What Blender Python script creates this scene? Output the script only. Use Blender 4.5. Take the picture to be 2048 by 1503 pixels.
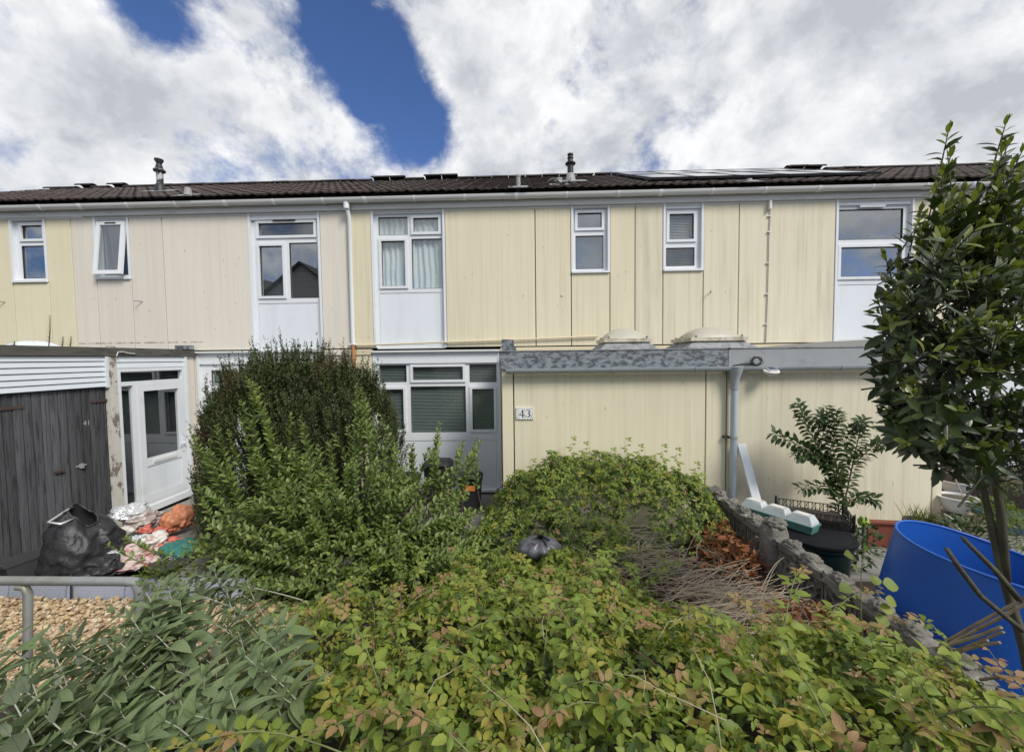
import bpy, bmesh, math, random
import numpy as np
from mathutils import Vector, Matrix, noise as mnoise

for o in list(bpy.data.objects): bpy.data.objects.remove(o, do_unlink=True)
scene = bpy.context.scene
COL = scene.collection
random.seed(43); rng = np.random.default_rng(43)

# ------------------------------------------------------------------ camera
FPX, CX, CY, CAMH = 800.0, 1024.0, 751.5, 2.45       # focal length in photo pixels, picture centre, eye height above the patio
_yaw, _pitch, _roll = math.atan(.03), math.atan(36.5/800), .012
_F0 = Vector((-math.sin(_yaw), math.cos(_yaw), 0)); _R0 = Vector((math.cos(_yaw), math.sin(_yaw), 0)); _Z = Vector((0, 0, 1))
CF = _F0*math.cos(_pitch) - _Z*math.sin(_pitch); _U0 = _Z*math.cos(_pitch) + _F0*math.sin(_pitch)
CR = _R0*math.cos(_roll) - _U0*math.sin(_roll); CU = _U0*math.cos(_roll) + _R0*math.sin(_roll)
CO = Vector((0, 0, CAMH))
cam_d = bpy.data.cameras.new('camera'); cam = bpy.data.objects.new('camera', cam_d); COL.objects.link(cam)
cam_d.sensor_fit = 'HORIZONTAL'; cam_d.sensor_width = 36; cam_d.lens = 36*FPX/2048
cam_d.clip_start = .05; cam_d.clip_end = 2000
cam.matrix_world = Matrix(((CR.x, CU.x, -CF.x, CO.x), (CR.y, CU.y, -CF.y, CO.y), (CR.z, CU.z, -CF.z, CO.z), (0, 0, 0, 1)))
scene.camera = cam
def ray(x, y): return CF + CR*((x-CX)/FPX) - CU*((y-CY)/FPX)
def at(x, y, Y): d = ray(x, y); return CO + d*(Y/d.y)                 # point of the place at depth Y
def atX(x, y, X): d = ray(x, y); return CO + d*(X/d.x)
def atZ(x, y, Z): d = ray(x, y); return CO + d*((Z-CAMH)/d.z)

# ------------------------------------------------------------------ sun, sky, exposure
SUNV = Vector((.72, -.78, 1.02)).normalized()
SUN_EL = math.asin(SUNV.z); SUN_AZ = math.atan2(SUNV.x, SUNV.y)
sl = bpy.data.lights.new('sun', 'SUN'); sl.energy = 2.1; sl.angle = math.radians(20); sl.color = (1, .95, .87)
so = bpy.data.objects.new('sun', sl); COL.objects.link(so); so.rotation_euler = SUNV.to_track_quat('Z', 'Y').to_euler(); so.location = (6, -8, 12)
scene.view_settings.view_transform = 'Standard'; scene.view_settings.look = 'None'
scene.view_settings.exposure = 0.60; scene.view_settings.gamma = 1.0
try: scene.view_settings.use_curve_mapping = False
except Exception: pass

class NT:
    """small helper round a node tree"""
    def __init__(s, nt): s.nt = nt; s.n = nt.nodes; s.l = nt.links
    def node(s, t, **kw):
        n = s.n.new(t)
        for k, v in kw.items(): setattr(n, k, v)
        return n
    def put(s, sock, v):
        if hasattr(v, 'links') or isinstance(v, bpy.types.NodeSocket): s.l.new(v, sock)
        elif v is not None: sock.default_value = v
    def math(s, op, a, b=None, c=None, clamp=False):
        n = s.node('ShaderNodeMath', operation=op, use_clamp=clamp); s.put(n.inputs[0], a)
        if b is not None: s.put(n.inputs[1], b)
        if c is not None: s.put(n.inputs[2], c)
        return n.outputs[0]
    def vmath(s, op, a, b=None):
        n = s.node('ShaderNodeVectorMath', operation=op); s.put(n.inputs[0], a)
        if b is not None: s.put(n.inputs[1], b)
        return n.outputs['Value'] if op in ('DOT_PRODUCT', 'LENGTH') else n.outputs[0]
    def noise(s, vec, scale, detail=4, rough=.55, dist=0.0, lac=2.0):
        n = s.node('ShaderNodeTexNoise'); s.put(n.inputs['Vector'], vec); n.inputs['Scale'].default_value = scale
        n.inputs['Detail'].default_value = detail; n.inputs['Roughness'].default_value = rough
        n.inputs['Distortion'].default_value = dist; n.inputs['Lacunarity'].default_value = lac
        return n.outputs['Fac']
    def ramp(s, v, a, b, lo=0.0, hi=1.0):
        n = s.node('ShaderNodeMapRange', interpolation_type='SMOOTHSTEP'); s.put(n.inputs[0], v)
        for i, x in enumerate((a, b, lo, hi)): s.put(n.inputs[i+1], x)
        return n.outputs[0]
    def mix(s, f, a, b, mode='MIX'):
        n = s.node('ShaderNodeMix', data_type='RGBA', blend_type=mode); s.put(n.inputs[0], f); s.put(n.inputs[6], a); s.put(n.inputs[7], b)
        return n.outputs[2]
    def mapping(s, vec, scale=(1, 1, 1), loc=(0, 0, 0)):
        n = s.node('ShaderNodeMapping'); s.put(n.inputs['Vector'], vec); n.inputs['Scale'].default_value = scale; n.inputs['Location'].default_value = loc
        return n.outputs[0]

def c4(c): return (c[0], c[1], c[2], 1.0)

w = bpy.data.worlds.new('World'); scene.world = w; w.use_nodes = True
w.node_tree.nodes.clear(); N = NT(w.node_tree)
sky = N.node('ShaderNodeTexSky', sky_type='NISHITA'); sky.sun_disc = False
sky.sun_elevation = SUN_EL; sky.sun_rotation = SUN_AZ; sky.air_density = 1.0; sky.dust_density = .4; sky.ozone_density = 3.0
tc = N.node('ShaderNodeTexCoord'); D = tc.outputs['Generated']
Dn = N.vmath('NORMALIZE', D)
sep = N.node('ShaderNodeSeparateXYZ'); N.put(sep.inputs[0], Dn)
zz = N.math('ADD', N.math('MAXIMUM', sep.outputs[2], 0.0), .30)
comb = N.node('ShaderNodeCombineXYZ'); N.put(comb.inputs[0], N.math('DIVIDE', sep.outputs[0], zz)); N.put(comb.inputs[1], N.math('DIVIDE', sep.outputs[1], zz)); comb.inputs[2].default_value = 3.7
SV = N.mapping(Dn, (1.0, 1.0, 1.15), (2.3, .4, 5.1))
big = N.noise(SV, 2.2, 3, .5, .2)
fine = N.noise(SV, 5.6, 10, .64, .15)
wisp = N.noise(SV, 21.0, 6, .60, .15)
dens = N.math('ADD', N.math('MULTIPLY', big, .30), N.math('ADD', N.math('MULTIPLY', fine, 1.05), N.math('MULTIPLY', wisp, .34)))
def blob(px, py, rad_px, amp):
    """a gap (amp < 0) or a bank (amp > 0) in the cloud cover, as a soft patch of sky directions"""
    global dens
    d = ray(px, py).normalized(); e = ray(px+rad_px, py).normalized()
    dt = N.vmath('DOT_PRODUCT', Dn, tuple(d))
    dens = N.math('ADD', dens, N.ramp(dt, d.dot(e), 1.0, 0.0, amp))
for b in [(640, 40, 120, -.15), (715, 105, 135, -.25), (800, 215, 130, -.27), (720, -30, 150, -.16), (330, 15, 140, -.23), (235, -10, 90, -.10), (480, 90, 60, -.05), (855, 262, 90, -.16),
          (340, 70, 80, -.10), (95, 300, 70, -.05), (1430, 270, 110, -.07), (600, 300, 90, -.10), (700, 345, 60, -.10), (1390, 20, 40, -.05),
          (560, 180, 170, .12), (120, 120, 260, .13), (450, 20, 75, .12), (1100, 130, 300, .15), (1600, 150, 420, .20), (900, 110, 120, .09), (1950, 250, 260, .16), (980, 320, 90, .09), (250, 300, 200, .08)]: blob(*b)
dens = N.math('SUBTRACT', dens, .20)
mask = N.ramp(dens, .39, .74)
thick = N.ramp(dens, .66, 1.05)
shade = N.noise(SV, 3.6, 6, .6, .3)
shade2 = N.noise(N.vmath('ADD', SV, (.03, -.02, .06)), 5.6, 9, .58, .12)
lit = N.math('MULTIPLY', N.ramp(shade, .32, .68), .55)
lit = N.math('ADD', lit, N.math('MULTIPLY', N.ramp(N.math('SUBTRACT', fine, shade2), -.10, .12), .45))
lit = N.math('SUBTRACT', lit, N.math('MULTIPLY', thick, .46), clamp=True)
ccol = N.mix(lit, (3.5, 3.7, 4.0, 1), (7.0, 7.05, 7.1, 1))
skyc = N.mix(1.0, sky.outputs[0], (.50, .60, .82, 1), 'MULTIPLY')
wcol = N.mix(mask, skyc, ccol)
bg = N.node('ShaderNodeBackground'); N.put(bg.inputs[0], wcol); bg.inputs[1].default_value = .1
wo = N.node('ShaderNodeOutputWorld'); N.l.new(bg.outputs[0], wo.inputs[0])
w.cycles.sampling_method = 'MANUAL'; w.cycles.sample_map_resolution = 512
scene.cycles.max_bounces = 8; scene.cycles.transparent_max_bounces = 12; scene.cycles.diffuse_bounces = 3; scene.cycles.glossy_bounces = 3; scene.cycles.transmission_bounces = 5
scene.cycles.use_denoising = True
# ------------------------------------------------------------------ materials
MAT = {}
def newmat(name):
    m = bpy.data.materials.new(name); m.use_nodes = True; m.node_tree.nodes.clear(); MAT[name] = m
    t = NT(m.node_tree); out = t.node('ShaderNodeOutputMaterial'); p = t.node('ShaderNodeBsdfPrincipled'); t.l.new(p.outputs[0], out.inputs[0])
    return m, t, p, out
def mat(name, col, rough=.6, var=.12, scale=8.0, stretch=(1, 1, 1), bump=0.0, bscale=60, metal=0.0, spec=.5, col2=None, thr=(.45, .65), objvar=0.0, detail=5):
    """plain surface: base colour broken up by noise, an optional second colour in patches, fine relief"""
    m, t, p, out = newmat(name)
    tc = t.node('ShaderNodeTexCoord').outputs['Object']
    v = t.mapping(tc, stretch)
    n1 = t.noise(v, scale, detail, .6)
    c = t.mix(n1, c4([x*(1-var) for x in col]), c4([min(1, x*(1+var)) for x in col]))
    if col2 is not None:
        n2 = t.noise(v, scale*.63, 6, .65, .4)
        c = t.mix(t.ramp(n2, *thr), c, c4(col2))
    if objvar:
        r = t.node('ShaderNodeObjectInfo').outputs['Random']
        hs = t.node('ShaderNodeHueSaturation'); t.put(hs.inputs['Color'], c); t.put(hs.inputs['Value'], t.math('MULTIPLY_ADD', r, 2*objvar, 1-objvar)); c = hs.outputs[0]
    t.put(p.inputs['Base Color'], c)
    p.inputs['Roughness'].default_value = rough; p.inputs['Metallic'].default_value = metal; p.inputs['Specular IOR Level'].default_value = spec
    if bump:
        b = t.node('ShaderNodeBump'); b.inputs['Strength'].default_value = bump; b.inputs['Distance'].default_value = .01
        t.put(b.inputs['Height'], t.noise(t.mapping(tc, stretch), bscale, 4, .6)); t.l.new(b.outputs[0], p.inputs['Normal'])
    return m
def render_wall(name, col, dirt, streak=.5, green=0.0, crack=None):
    """painted cement render: fine grain, vertical rain streaks and stains"""
    m, t, p, out = newmat(name)
    tc = t.node('ShaderNodeTexCoord').outputs['Object']
    r = t.node('ShaderNodeObjectInfo').outputs['Random']
    ofs = t.node('ShaderNodeCombineXYZ'); t.put(ofs.inputs[0], t.math('MULTIPLY', r, 13.0))
    v = t.vmath('ADD', tc, ofs.outputs[0])
    s1 = t.noise(t.mapping(v, (16, 16, .35)), 1.0, 6, .62)
    s2 = t.noise(t.mapping(v, (55, 55, .9)), 1.0, 3, .6)
    blot = t.noise(v, 1.3, 5, .6)
    spots = t.noise(t.mapping(v, (5, 5, 3.2)), 1.0, 6, .7, .6)
    base = t.mix(blot, c4([x*.93 for x in col]), c4([min(1, x*1.05) for x in col]))
    f = t.math('MULTIPLY', t.ramp(s1, .42, .78), t.math('MULTIPLY_ADD', t.ramp(blot, .35, .65), .45, .45))
    f = t.math('ADD', t.math('MULTIPLY', f, streak), t.math('MULTIPLY', t.ramp(s2, .48, .78), .34*streak))
    c = t.mix(t.math('MINIMUM', f, 1.0), base, c4(dirt))
    c = t.mix(t.math('MULTIPLY', t.ramp(spots, .74, .9), .22), c, c4([x*.6 for x in dirt]))
    if green:
        g = t.math('MULTIPLY', t.ramp(t.noise(t.mapping(v, (3, 3, .8)), 1.0, 5, .6), .5, .72), green)
        c = t.mix(g, c, (.36, .33, .16, 1))
    pz = t.node('ShaderNodeSeparateXYZ'); t.put(pz.inputs[0], tc); wob = t.noise(t.mapping(v, (9, 9, 9)), 1.0, 4, .7)
    if crack:                                                     # old flashing line with grime
        dz = t.math('ABSOLUTE', t.math('SUBTRACT', t.math('MULTIPLY_ADD', wob, .03, -.015), t.math('SUBTRACT', pz.outputs[2], crack)))
        lim = t.math('MULTIPLY', t.ramp(dz, .016, .004), t.math('LESS_THAN', pz.outputs[0], -5.8))
        c = t.mix(t.math('MULTIPLY', lim, t.ramp(wob, .38, .6)), c, c4([x*.45 for x in dirt]))
    sc = t.noise(t.mapping(v, (26, 26, 9)), 1.0, 2, .5)             # scattered specks and runs
    c = t.mix(t.math('MULTIPLY', t.ramp(sc, .72, .78), .5), c, c4([x*.5 for x in dirt]))
    hs = t.node('ShaderNodeHueSaturation'); t.put(hs.inputs['Color'], c); t.put(hs.inputs['Value'], t.math('MULTIPLY_ADD', r, .07, .965)); c = hs.outputs[0]
    t.put(p.inputs['Base Color'], c); p.inputs['Roughness'].default_value = .85; p.inputs['Specular IOR Level'].default_value = .25
    b = t.node('ShaderNodeBump'); b.inputs['Strength'].default_value = .35; b.inputs['Distance'].default_value = .004
    t.put(b.inputs['Height'], t.noise(tc, 130, 3, .6)); t.l.new(b.outputs[0], p.inputs['Normal'])
    return m
def leafmat(name, cols, rough=.45, trans=.30, spec=.5, veins=.35, var=.25, back=None):
    """leaf: colour drawn per leaf (loose island or object) between the given colours, some light through the blade"""
    m, t, p, out = newmat(name)
    g = t.node('ShaderNodeNewGeometry'); oi = t.node('ShaderNodeObjectInfo')
    r = t.math('FRACT', t.math('ADD', g.outputs['Random Per Island'], t.math('MULTIPLY', oi.outputs['Random'], 7.3)))
    cr = t.node('ShaderNodeValToRGB'); t.put(cr.inputs[0], r)
    el = cr.color_ramp.elements
    while len(el) < len(cols): el.new(.5)
    for i, c in enumerate(cols): el[i].position = i/max(1, len(cols)-1); el[i].color = c4(c)
    c = cr.outputs[0]
    tc = t.node('ShaderNodeTexCoord').outputs['Object']
    n = t.noise(tc, 30, 3, .6)
    c = t.mix(n, t.mix(1.0, c, (1-var, 1-var, 1-var, 1), 'MULTIPLY'), t.mix(1.0, c, (1+var, 1+var, 1+var*.8, 1), 'MULTIPLY'))
    lc = t.node('ShaderNodeAttribute', attribute_name='leafco'); sp_ = t.node('ShaderNodeSeparateXYZ'); t.put(sp_.inputs[0], lc.outputs['Vector'])
    ax = t.math('ABSOLUTE', sp_.outputs[0]); wv = t.math('SINE', t.math('MULTIPLY', t.math('SUBTRACT', sp_.outputs[1], t.math('MULTIPLY', ax, .34)), 44.0))
    rib = t.math('MAXIMUM', t.ramp(ax, .10, .0), t.math('MULTIPLY', t.ramp(wv, .55, 1.0), .7))
    c = t.mix(t.math('MULTIPLY', rib, .30), c, t.mix(1.0, c, (2.1, 2.0, 1.5, 1), 'MULTIPLY'))
    if back is not None: c = t.mix(g.outputs['Backfacing'], c, c4(back))
    t.put(p.inputs['Base Color'], c); p.inputs['Roughness'].default_value = rough; p.inputs['Specular IOR Level'].default_value = spec
    if veins:
        b = t.node('ShaderNodeBump'); b.inputs['Strength'].default_value = veins; b.inputs['Distance'].default_value = .004
        t.put(b.inputs['Height'], t.math('MULTIPLY', rib, -1.0)); t.l.new(b.outputs[0], p.inputs['Normal'])
    tr = t.node('ShaderNodeBsdfTranslucent'); t.put(tr.inputs[0], t.mix(1.0, c, (1.25, 1.35, .7, 1), 'MULTIPLY'))
    ms = t.node('ShaderNodeMixShader'); ms.inputs[0].default_value = trans
    t.l.new(p.outputs[0], ms.inputs[1]); t.l.new(tr.outputs[0], ms.inputs[2]); t.l.new(ms.outputs[0], out.inputs[0])
    return m
def glassmat(name, tint=(.85, .9, .9), refl=.11, rough=.0):
    m = bpy.data.materials.new(name); m.use_nodes = True; m.node_tree.nodes.clear(); MAT[name] = m
    t = NT(m.node_tree); out = t.node('ShaderNodeOutputMaterial')
    lw = t.node('ShaderNodeLayerWeight'); lw.inputs[0].default_value = .5
    f = t.math('ADD', t.math('MULTIPLY', t.math('POWER', lw.outputs['Facing'], 4.0), .6), refl+.05, clamp=True)
    tr = t.node('ShaderNodeBsdfTransparent'); tr.inputs[0].default_value = c4(tint)
    gl = t.node('ShaderNodeBsdfGlossy'); gl.inputs['Roughness'].default_value = rough; gl.inputs[0].default_value = (.92, .95, .97, 1)
    ms = t.node('ShaderNodeMixShader'); t.put(ms.inputs[0], f); t.l.new(tr.outputs[0], ms.inputs[1]); t.l.new(gl.outputs[0], ms.inputs[2]); t.l.new(ms.outputs[0], out.inputs[0])
    return m
def clearplastic(name, col, alpha):
    m, t, p, out = newmat(name)
    p.inputs['Base Color'].default_value = c4(col); p.inputs['Roughness'].default_value = .25
    tr = t.node('ShaderNodeBsdfTransparent'); tr.inputs[0].default_value = c4(col)
    ms = t.node('ShaderNodeMixShader'); ms.inputs[0].default_value = alpha
    t.l.new(tr.outputs[0], ms.inputs[1]); t.l.new(p.outputs[0], ms.inputs[2]); t.l.new(ms.outputs[0], out.inputs[0]); return m

render_wall('wall_yellow', (.735, .68, .505), (.44, .385, .26), .46)
render_wall('wall_yellow_old', (.735, .685, .53), (.43, .375, .245), .62, .16)
render_wall('wall_lemon', (.735, .68, .495), (.48, .42, .28), .20)
render_wall('wall_beige', (.72, .675, .59), (.45, .39, .33), .30, 0.0, 2.80)
mat('upvc', (.74, .77, .80), .35, .03, 5, spec=.5, col2=(.60, .61, .60), thr=(.55, .85))
mat('upvc_old', (.68, .69, .68), .5, .08, 6, col2=(.50, .50, .46), thr=(.62, .85), stretch=(1, 1, .4))
mat('white_panel', (.74, .79, .83), .3, .04, 2, spec=.5, col2=(.64, .68, .70), thr=(.45, .8), stretch=(2, 2, .5))
mat('trim_cream', (.66, .58, .40), .6, .08, 8, col2=(.40, .34, .24), thr=(.62, .85))
mat('gutter_white', (.64, .65, .64), .4, .08, 5, col2=(.34, .33, .29), thr=(.56, .80), stretch=(.5, 3, 3))
mat('gutter_grey', (.36, .40, .42), .4, .10, 6, col2=(.24, .26, .26), thr=(.55, .8))
mat('downpipe_grey', (.44, .51, .57), .4, .08, 5, stretch=(1, 1, .4))
mat('joint', (.035, .03, .024), .9)
mat('rust_pipe', (.45, .20, .07), .7, .3, 20, col2=(.20, .10, .05))
mat('roof_tile', (.058, .044, .038), .9, .35, 9, bump=.6, bscale=90, col2=(.10, .095, .075), thr=(.62, .85), objvar=.35)
mat('roof_felt', (.04, .035, .03), .95)
mat('ridge_tile', (.045, .038, .035), .9, .3, 10, bump=.5, bscale=80, objvar=.25)
mat('black_pipe', (.022, .022, .024), .5, .3, 12)
mat('grey_pipe', (.32, .32, .31), .6, .15, 14)
mat('lead', (.30, .31, .31), .6, .2, 20)
mat('white_scuff', (.5, .5, .5), .6, .2, 12, col2=(.03, .03, .03), thr=(.46, .50))
mat('pv_glass', (.03, .035, .05), .08, .1, 2, spec=1.0)
mat('pv_frame', (.03, .03, .035), .4)
mat('fascia_lead', (.24, .27, .29), .75, .35, 20, stretch=(.8, 1, 1.5), col2=(.075, .085, .095), thr=(.42, .60), bump=.5, bscale=40)
mat('fascia_grey', (.31, .33, .34), .7, .12, 6, col2=(.20, .21, .22), thr=(.55, .75))
mat('felt_grey', (.29, .30, .31), .85, .25, 14, col2=(.16, .17, .18), bump=.5, bscale=60)
mat('felt_brown', (.105, .10, .085), .9, .25, 14, col2=(.055, .055, .05), stretch=(1, .5, 3))
mat('roof_board', (.30, .29, .27), .85, .2, 20, stretch=(.2, 1, 4))
mat('dome', (.46, .44, .37), .35, .10, 6, spec=.45, col2=(.42, .39, .30), thr=(.5, .8))
mat('dome_rim', (.60, .56, .45), .5, .12, 14, col2=(.36, .30, .22))
mat('bolt', (.22, .18, .14), .6)
mat('siding', (.70, .75, .80), .45, .05, 4, col2=(.5, .52, .54), thr=(.66, .9))
mat('plank', (.085, .088, .096), .85, .55, 7, stretch=(7, 7, .5), col2=(.030, .030, .033), thr=(.48, .66), bump=.7, bscale=24, objvar=.35)
mat('peeling', (.58, .56, .50), .8, .15, 14, col2=(.20, .17, .14), thr=(.52, .60), stretch=(1, 1, .5))
mat('rusty_iron', (.07, .045, .038), .85, .4, 30)
mat('dark_iron', (.03, .03, .032), .7)
mat('blind', (.26, .30, .285), .55, .08, 3)
mat('blind_pale', (.50, .53, .52), .5, .05, 3)
mat('blind_dark', (.10, .105, .11), .6, .05, 3)
mat('roller_grey', (.17, .18, .185), .8, .08, 3)
mat('curtain', (.68, .72, .71), .9, .08, 5)
mat('star', (.95, .95, .95), .6)
mat('room', (.09, .09, .09), .9)
mat('room_dark', (.035, .035, .037), .9)
glassmat('glass'); glassmat('glass_mirror', (.55, .6, .62), .30); glassmat('glass_frost', (.6, .66, .66), .16, .12)
mat('soil', (.035, .027, .020), .95, .5, 12, bump=1.0, bscale=30)
mat('concrete', (.24, .235, .22), .9, .2, 6, col2=(.13, .13, .11), thr=(.5, .75), bump=.4, bscale=60)
mat('paving', (.25, .24, .22), .9, .2, 5, col2=(.13, .13, .10), thr=(.5, .75), objvar=.15)
mat('screen_block', (.19, .175, .15), .95, .35, 9, col2=(.33, .33, .30), thr=(.60, .74), bump=1.0, bscale=55, objvar=.15)
mat('coping', (.20, .19, .165), .95, .45, 12, col2=(.36, .36, .33), thr=(.56, .70), bump=1.0, bscale=45, objvar=.15)
mat('galv', (.34, .35, .34), .5, .2, 9, metal=.5, col2=(.27, .26, .21), thr=(.45, .7))
mat('slate_blue', (.36, .39, .47), .6, .06, 8, objvar=.08)
mat('wire', (.16, .17, .19), .5)
mat('gravel', (.50, .36, .20), .8, .3, 20)
mat('sack_black', (.030, .031, .033), .42, .3, 14, bump=.9, bscale=28, spec=.5)
mat('trough', (.06, .062, .067), .55, .15, 9)
mat('mat_black', (.05, .052, .055), .6, .2, 9)
mat('bag_pink', (.62, .50, .47), .5, .2, 12, col2=(.48, .22, .20), thr=(.50, .60))
mat('bag_red', (.60, .16, .12), .5, .25, 10, col2=(.40, .09, .08))
mat('bag_white', (.68, .64, .60), .5, .12, 10, col2=(.42, .12, .11), thr=(.56, .60))
mat('bag_orange', (.56, .23, .12), .55, .2, 10)
mat('bag_teal', (.04, .18, .15), .5, .2, 10)
mat('bag_clear', (.52, .47, .45), .25, .2, 14, col2=(.34, .28, .27))
mat('foil', (.66, .68, .70), .3, .15, 20, metal=.3)
mat('bag_grey', (.12, .125, .14), .32, .3, 12, bump=.8, bscale=30, spec=.7)
mat('bin_black', (.022, .023, .025), .45, .2, 8)
mat('sticker', (.75, .26, .06), .5, .2, 40, col2=(.05, .04, .03), thr=(.55, .6))
mat('bin_green', (.010, .030, .026), .4, .2, 6)
mat('lid_black', (.010, .011, .013), .75, .2, 6, spec=.2)
mat('tray_green', (.09, .23, .20), .45, .1, 8)
clearplastic('lid_clear', (.84, .88, .89), .60)
mat('lid_label', (.70, .68, .60), .6)
mat('crate', (.012, .012, .014), .5, .2, 8)
mat('tank_blue', (.013, .095, .43), .40, .14, 3, spec=.5, col2=(.05, .12, .36), thr=(.60, .72), stretch=(1, 1, 2.5), detail=8)
mat('bamboo', (.36, .29, .19), .6, .25, 20, col2=(.22, .17, .11), objvar=.2)
mat('pot_white', (.68, .69, .68), .6, .08, 8, col2=(.48, .48, .45), thr=(.6, .8))
mat('pot_dark', (.09, .075, .06), .8, .2, 12)
mat('timber_red', (.20, .055, .035), .7, .2, 10)
mat('timber_pale', (.55, .44, .30), .75, .15, 14, stretch=(.4, 4, 4))
mat('crate_blue', (.03, .07, .20), .5, .15, 8)
mat('hose', (.55, .60, .52), .5)
mat('glass_green', (.28, .42, .05), .08, .2, 9, spec=.8)
mat('teal', (.02, .22, .20), .4)
mat('tarp_white', (.66, .70, .74), .6, .06, 6)
mat('bark', (.075, .060, .045), .9, .4, 30, stretch=(1, 1, .3), bump=.5, bscale=60)
mat('bark_bay', (.070, .062, .045), .9, .35, 22, stretch=(1, 1, .4), col2=(.10, .105, .06), bump=.5, bscale=50)
mat('bark_red', (.14, .075, .05), .8, .3, 30)
mat('stem_green', (.16, .17, .07), .7, .3, 20)
mat('stem_pale', (.42, .36, .26), .8, .25, 20)
mat('stem_grey', (.33, .34, .27), .8, .2, 20)
mat('twig_grey', (.42, .35, .26), .85, .3, 16, objvar=.2)
mat('bud', (.42, .40, .28), .7)
mat('tile_white', (.80, .80, .77), .2)
mat('ink_blue', (.02, .03, .10), .4)
mat('paint_white', (.36, .35, .33), .8, .3, 60)
mat('house_brick', (.30, .24, .19), .9, .2, 6)
mat('house_render', (.42, .40, .37), .9, .1, 4)
mat('lamp_white', (.72, .72, .70), .4)
mat('solar_cell', (.04, .06, .12), .15)
mat('cable_black', (.015, .015, .017), .5)
mat('petal', (.75, .70, .10), .6)
mat('fence_brown', (.10, .075, .065), .85, .2, 12, stretch=(.5, 1, 6), objvar=.2)
leafmat('bramble_green', [(.125, .19, .030), (.17, .24, .034), (.215, .275, .042), (.25, .295, .05)], .5, .32)
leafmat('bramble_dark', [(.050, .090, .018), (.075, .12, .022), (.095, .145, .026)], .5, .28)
leafmat('bramble_yellow', [(.25, .25, .040), (.30, .27, .045), (.22, .24, .036)], .5, .32)
leafmat('bramble_bronze', [(.27, .155, .08), (.30, .19, .09), (.24, .19, .065), (.26, .20, .07)], .5, .25)
leafmat('privet', [(.095, .155, .036), (.14, .21, .048), (.175, .245, .06), (.115, .185, .042)], .38, .28, .6)
leafmat('privet_tip', [(.20, .27, .07), (.24, .30, .09), (.18, .24, .06)], .42, .32, .5)
leafmat('conifer', [(.046, .064, .028), (.064, .082, .034), (.084, .10, .040), (.058, .088, .044)], .6, .15, .3)
leafmat('conifer_rust', [(.12, .075, .042), (.095, .072, .038), (.07, .07, .034)], .7, .15, .3)
leafmat('bay', [(.026, .044, .014), (.036, .060, .018), (.050, .074, .022), (.030, .052, .018)], .30, .16, .55)
leafmat('bay_tip', [(.14, .18, .035), (.18, .21, .045), (.11, .15, .03)], .38, .30, .5)
leafmat('buddleia', [(.14, .20, .10), (.18, .24, .12), (.21, .27, .14), (.17, .24, .10)], .65, .22, .3, .6, back=(.27, .31, .23))
leafmat('quince', [(.030, .060, .018), (.045, .080, .024), (.055, .095, .03)], .45, .25, .5)
leafmat('dead_leaf', [(.22, .085, .035), (.28, .12, .055), (.17, .065, .03), (.33, .17, .09)], .7, .15, .3)
leafmat('weed', [(.10, .15, .03), (.15, .19, .04), (.06, .10, .025)], .5, .3)
leafmat('grass', [(.12, .15, .04), (.18, .19, .06)], .6, .25)
leafmat('spike', [(.10, .07, .05), (.14, .10, .06)], .7, .2)

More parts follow.
